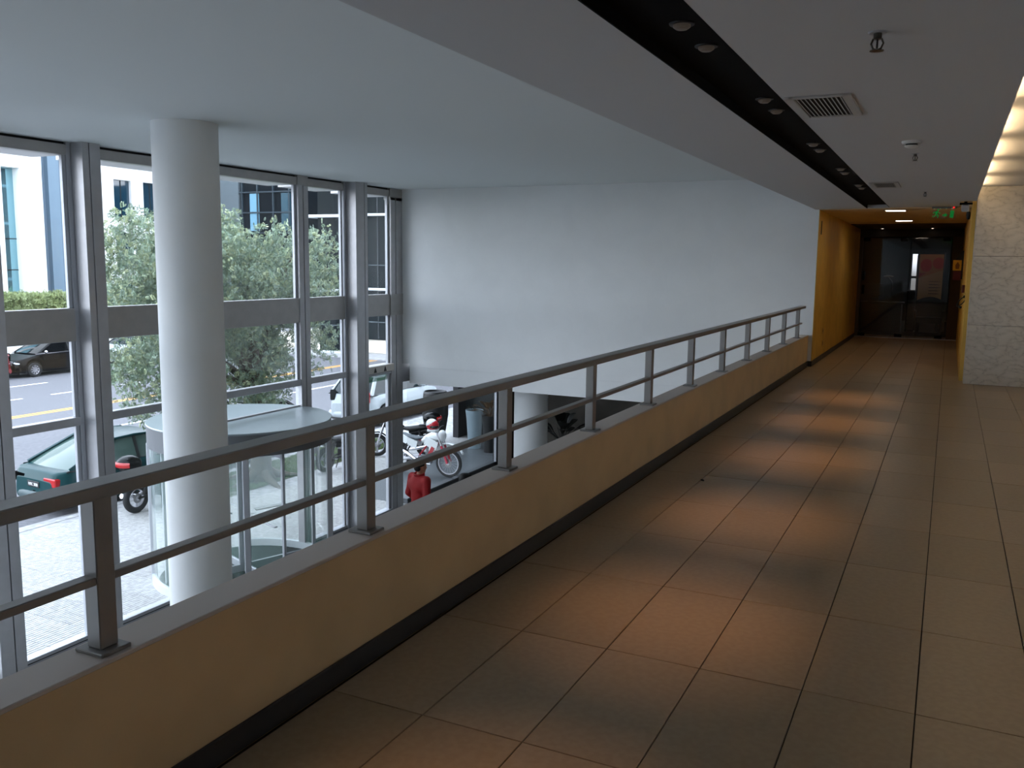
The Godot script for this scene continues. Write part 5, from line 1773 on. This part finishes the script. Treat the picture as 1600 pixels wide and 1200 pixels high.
# ---------- people ----------
# bones: [from, to, radius from, radius to]; a smooth union of tapered capsules, meshed with surface nets
func flesh(b: MB, bones: Array, cell: float, soft: float, squash := Vector3.ONE) -> void:
	var lo := V(1e9, 1e9, 1e9)
	var hi := -lo
	for q in bones:
		var r := maxf(q[2], q[3]) + soft * 3.0
		lo = lo.min(q[0] - Vector3.ONE * r).min(q[1] - Vector3.ONE * r)
		hi = hi.max(q[0] + Vector3.ONE * r).max(q[1] + Vector3.ONE * r)
	var n := Vector3i(((hi - lo) / cell).ceil()) + Vector3i(2, 2, 2)
	var sum := PackedFloat32Array()
	sum.resize(n.x * n.y * n.z)
	var sx := n.y * n.z
	for q in bones:
		var p: Vector3 = q[0]
		var d: Vector3 = q[1] - p
		var dd := maxf(d.length_squared(), 1e-9)
		var ra: float = q[2]
		var rb: float = q[3]
		var r := maxf(ra, rb) + soft * 3.0
		var l := ((p.min(q[1]) - Vector3.ONE * r - lo) / cell).floor()
		var h := ((p.max(q[1]) + Vector3.ONE * r - lo) / cell).ceil()
		for i in range(maxi(0, int(l.x)), mini(n.x, int(h.x) + 1)):
			for j in range(maxi(0, int(l.y)), mini(n.y, int(h.y) + 1)):
				for k in range(maxi(0, int(l.z)), mini(n.z, int(h.z) + 1)):
					var w := lo + Vector3(i, j, k) * cell - p
					var u := clampf(w.dot(d) / dd, 0.0, 1.0)
					var dist := (w - d * u).length() - lerpf(ra, rb, u)
					if dist < soft * 3.0:
						sum[i * sx + j * n.z + k] += exp(minf(-dist / soft, 40.0))
	var at := {}
	var nrm := {}
	var f := func(i: int) -> float: return 1.0 - 1.0 * log(maxf(sum[i], 1e-6)) - 1.0
	for i in n.x - 1:
		for j in n.y - 1:
			for k in n.z - 1:
				var base := i * sx + j * n.z + k
				var ins := 0
				for c in 8:
					if sum[base + (c & 1) * sx + ((c >> 1) & 1) * n.z + (c >> 2)] > 1.0:
						ins += 1
				if ins == 0 or ins == 8:
					continue
				var vals := []
				for c in 8:
					vals.append(f.call(base + (c & 1) * sx + ((c >> 1) & 1) * n.z + (c >> 2)))
				var acc := Vector3.ZERO
				var cnt := 0
				for e in [[0, 1], [2, 3], [4, 5], [6, 7], [0, 2], [1, 3], [4, 6], [5, 7], [0, 4], [1, 5], [2, 6], [3, 7]]:
					var va: float = vals[e[0]]
					var vb: float = vals[e[1]]
					if (va < 0.0) != (vb < 0.0):
						var t := clampf(va / (va - vb), 0.02, 0.98)
						var A := Vector3(e[0] & 1, (e[0] >> 1) & 1, e[0] >> 2)
						var B := Vector3(e[1] & 1, (e[1] >> 1) & 1, e[1] >> 2)
						acc += A.lerp(B, t)
						cnt += 1
				at[base] = lo + (Vector3(i, j, k) + acc / cnt) * cell
				nrm[base] = V(vals[1] + vals[3] + vals[5] + vals[7] - vals[0] - vals[2] - vals[4] - vals[6], vals[2] + vals[3] + vals[6] + vals[7] - vals[0] - vals[1] - vals[4] - vals[5], vals[4] + vals[5] + vals[6] + vals[7] - vals[0] - vals[1] - vals[2] - vals[3]).normalized()
	for base in at:
		var inside: bool = sum[base] > 1.0
		for q in [[sx, n.z, 1], [n.z, 1, sx], [1, sx, n.z]]:
			if (sum[base + q[0]] > 1.0) == inside:
				continue
			var c1: int = base - q[1]
			var c2: int = base - q[2]
			var c3: int = base - q[1] - q[2]
			if at.has(c1) and at.has(c2) and at.has(c3):
				b.tri(at[base], at[c1], at[c3], nrm[base], nrm[c1], nrm[c3])
				b.tri(at[base], at[c3], at[c2], nrm[base], nrm[c3], nrm[c2])


func make_person(label: String, at: Vector3, turn: float) -> Node3D:
	var p := thing("person", label, "person", at, turn)
	var b := MB.new()
	var body := [
		[V(0, 0.95, 0.0), V(0, 1.12, 0.0), 0.115, 0.11], [V(-0.07, 1.3, 0.01), V(0.07, 1.3, 0.01), 0.11, 0.11], [V(0, 1.1, 0), V(0, 1.34, 0.01), 0.11, 0.12],
		[V(0, 1.4, 0.015), V(0, 1.53, -0.01), 0.055, 0.052], [V(-0.15, 1.41, 0.01), V(0.15, 1.41, 0.01), 0.05, 0.05]]
	var sleeves := [[V(0, 1.0, 0), V(0, 1.15, 0), 0.14, 0.135], [V(-0.09, 1.3, 0.01), V(0.09, 1.3, 0.01), 0.135, 0.135], [V(0, 1.1, 0), V(0, 1.36, 0.01), 0.135, 0.13], [V(-0.165, 1.4, 0.01), V(0.165, 1.4, 0.01), 0.065, 0.065], [V(-0.08, 0.92, 0), V(0.08, 0.92, 0), 0.12, 0.12]]
	var trousers := [[V(-0.08, 0.92, 0), V(0.08, 0.92, 0), 0.11, 0.11]]
	for s in [-1.0, 1.0]:
		var hip := V(s * 0.09, 0.9, 0)
		var knee := V(s * 0.1, 0.5, -0.03 - s * 0.05)
		var ankle := V(s * 0.1, 0.09, 0.04 - s * 0.1)
		var sh := V(s * 0.2, 1.4, 0.01)
		var el := V(s * 0.25, 1.13, 0.04)
		var wr := V(s * 0.22, 0.93, -0.12)
		body += [[hip, knee, 0.08, 0.055], [knee, ankle, 0.055, 0.035], [ankle + V(0, -0.04, 0.03), ankle + V(0, -0.055, -0.15), 0.035, 0.025]]
		body += [[sh, el, 0.045, 0.036], [el, wr, 0.036, 0.025], [wr, wr + V(-s * 0.01, -0.08, -0.05), 0.022, 0.034]]
		trousers += [[hip, knee, 0.1, 0.078], [knee, ankle + V(0, 0.02, 0), 0.078, 0.062]]
		sleeves += [[sh, el, 0.076, 0.062], [el, wr + (el - wr) * 0.08, 0.06, 0.048]]
		var shoe := MB.new()
		shoe.tube([ankle + V(0, -0.045, 0.07), ankle + V(0, -0.04, 0.03), ankle + V(0, -0.048, -0.08), ankle + V(0, -0.058, -0.18), ankle + V(0, -0.062, -0.205)], [Vector2(0.03, 0.03), Vector2(0.042, 0.05), Vector2(0.046, 0.042), Vector2(0.044, 0.03), Vector2(0.02, 0.018)], 12)
		put("shoe", shoe, M.dark, p)
		# hand: palm and five curled fingers
		var hb := []
		var palm := wr + V(-s * 0.008, -0.055, -0.035)
		var dirv := V(-s * 0.05, -0.8, -0.5).normalized()
		var acr := V(-s * 0.35, -0.35, 0.8).normalized()
		for k in 4:
			var root := palm + acr * (k - 1.5) * 0.019 + dirv * 0.02
			var len: float = [0.034, 0.038, 0.036, 0.028][k]
			var m1 := root + dirv * len
			var m2 := m1 + (dirv + V(-s * 0.5, 0.1, 0.15)).normalized() * len * 0.75
			var m3 := m2 + (dirv * 0.5 + V(-s * 0.9, 0.3, 0.3)).normalized() * len * 0.6
			hb += [[palm + acr * (k - 1.5) * 0.013 - dirv * 0.03, root, 0.014, 0.0115], [root, m1, 0.0095, 0.0088], [m1, m2, 0.0088, 0.008], [m2, m3, 0.008, 0.007]]
		var t0 := palm - acr * 0.028 - dirv * 0.025
		hb += [[t0, t0 - acr * 0.02 + dirv * 0.03 + V(-s * 0.012, 0, 0), 0.012, 0.0105], [t0 - acr * 0.02 + dirv * 0.03 + V(-s * 0.012, 0, 0), t0 - acr * 0.018 + dirv * 0.058 + V(-s * 0.025, 0, 0), 0.0098, 0.008]]
		hb += [[wr, palm, 0.024, 0.02]]
		flesh(b, hb, 0.0045, 0.003)
	flesh(b, body, 0.014, 0.014)
	# head with a face, looking to -z
	var hc := V(0, 1.61, -0.015)
	var head := [[hc + V(0, 0.03, 0.02), hc + V(0, 0.035, -0.02), 0.083, 0.08], [hc + V(0, -0.05, -0.045), hc + V(0, -0.02, -0.03), 0.052, 0.065], [hc + V(0, -0.1, -0.01), hc + V(0, -0.04, 0.0), 0.05, 0.06],
		[hc + V(0, 0.01, -0.098), hc + V(0, -0.025, -0.112), 0.009, 0.014], [hc + V(-0.03, 0.022, -0.088), hc + V(0.03, 0.022, -0.088), 0.012, 0.012], [hc + V(-0.02, -0.06, -0.092), hc + V(0.02, -0.06, -0.092), 0.009, 0.009], [hc + V(0, -0.095, -0.075), hc + V(0, -0.09, -0.07), 0.022, 0.02], [hc + V(0, -0.1, 0.0), hc + V(0, -0.16, 0.01), 0.052, 0.05]]
	for s in [-1.0, 1.0]:
		head += [[hc + V(s * 0.08, 0.02, 0.012), hc + V(s * 0.084, -0.03, 0.005), 0.012, 0.009], [hc + V(s * 0.04, -0.02, -0.065), hc + V(s * 0.035, -0.03, -0.06), 0.03, 0.028]]
	flesh(b, head, 0.007, 0.006)
	put("body", b, M.skin, p)
	for s in [-1.0, 1.0]:
		var ey := MB.new()
		ey.ball(hc + V(s * 0.031, 0.003, -0.09), V(0.012, 0.008, 0.009), 10)
		put("eye", ey, mat(Color(0.12, 0.09, 0.07), 0.2), p)
	var hr := MB.new()
	flesh(hr, [[hc + V(0, 0.055, 0.03), hc + V(0, 0.06, -0.025), 0.084, 0.074], [hc + V(0, -0.02, 0.062), hc + V(0, 0.04, 0.04), 0.06, 0.075], [hc + V(-0.055, 0.04, 0.01), hc + V(0.055, 0.04, 0.01), 0.04, 0.04]], 0.008, 0.008)
	put("hair", hr, mat(Color(0.045, 0.035, 0.03), 0.7), p)
	var tr := MB.new()
	flesh(tr, trousers, 0.016, 0.014)
	put("trousers", tr, mat(Color(0.1, 0.11, 0.15), 0.8), p)
	var jk := MB.new()
	flesh(jk, sleeves, 0.015, 0.016)
	put("jacket", jk, mat(Color(0.62, 0.04, 0.06), 0.7), p)
	var co := MB.new()
	var ring := []
	for k in 15:
		var a := PI * 0.62 + TAU * 0.88 * k / 14.0 - PI * 0.06
		ring.append(V(0.085 * cos(a + PI * 0.9), 1.475 + 0.012 * sin(a), 0.01 + 0.08 * sin(a + PI * 0.9)))
	var rr := []
	for k in 15:
		rr.append(Vector2(0.014, 0.034))
	co.tube(ring, rr, 8)
	put("collar", co, mat(Color(0.62, 0.04, 0.06), 0.7), p)
	return p


func people() -> void:
	var p := make_person("man in a red jacket with dark hair walking in the lobby below the railing", V(-7.76, GROUND, -12.38), deg_to_rad(-22.0))
	var q := copy(p, "person", "dark haired person whose head just rises above the parapet edge")
	q.position = V(-6.6, GROUND, -11.85)
	q.rotation.y = deg_to_rad(-40.0)
	for c in q.get_children():
		if c.name.begins_with("jacket") or c.name.begins_with("collar"):
			c.material_override = mat(Color(0.35, 0.33, 0.34), 0.8)
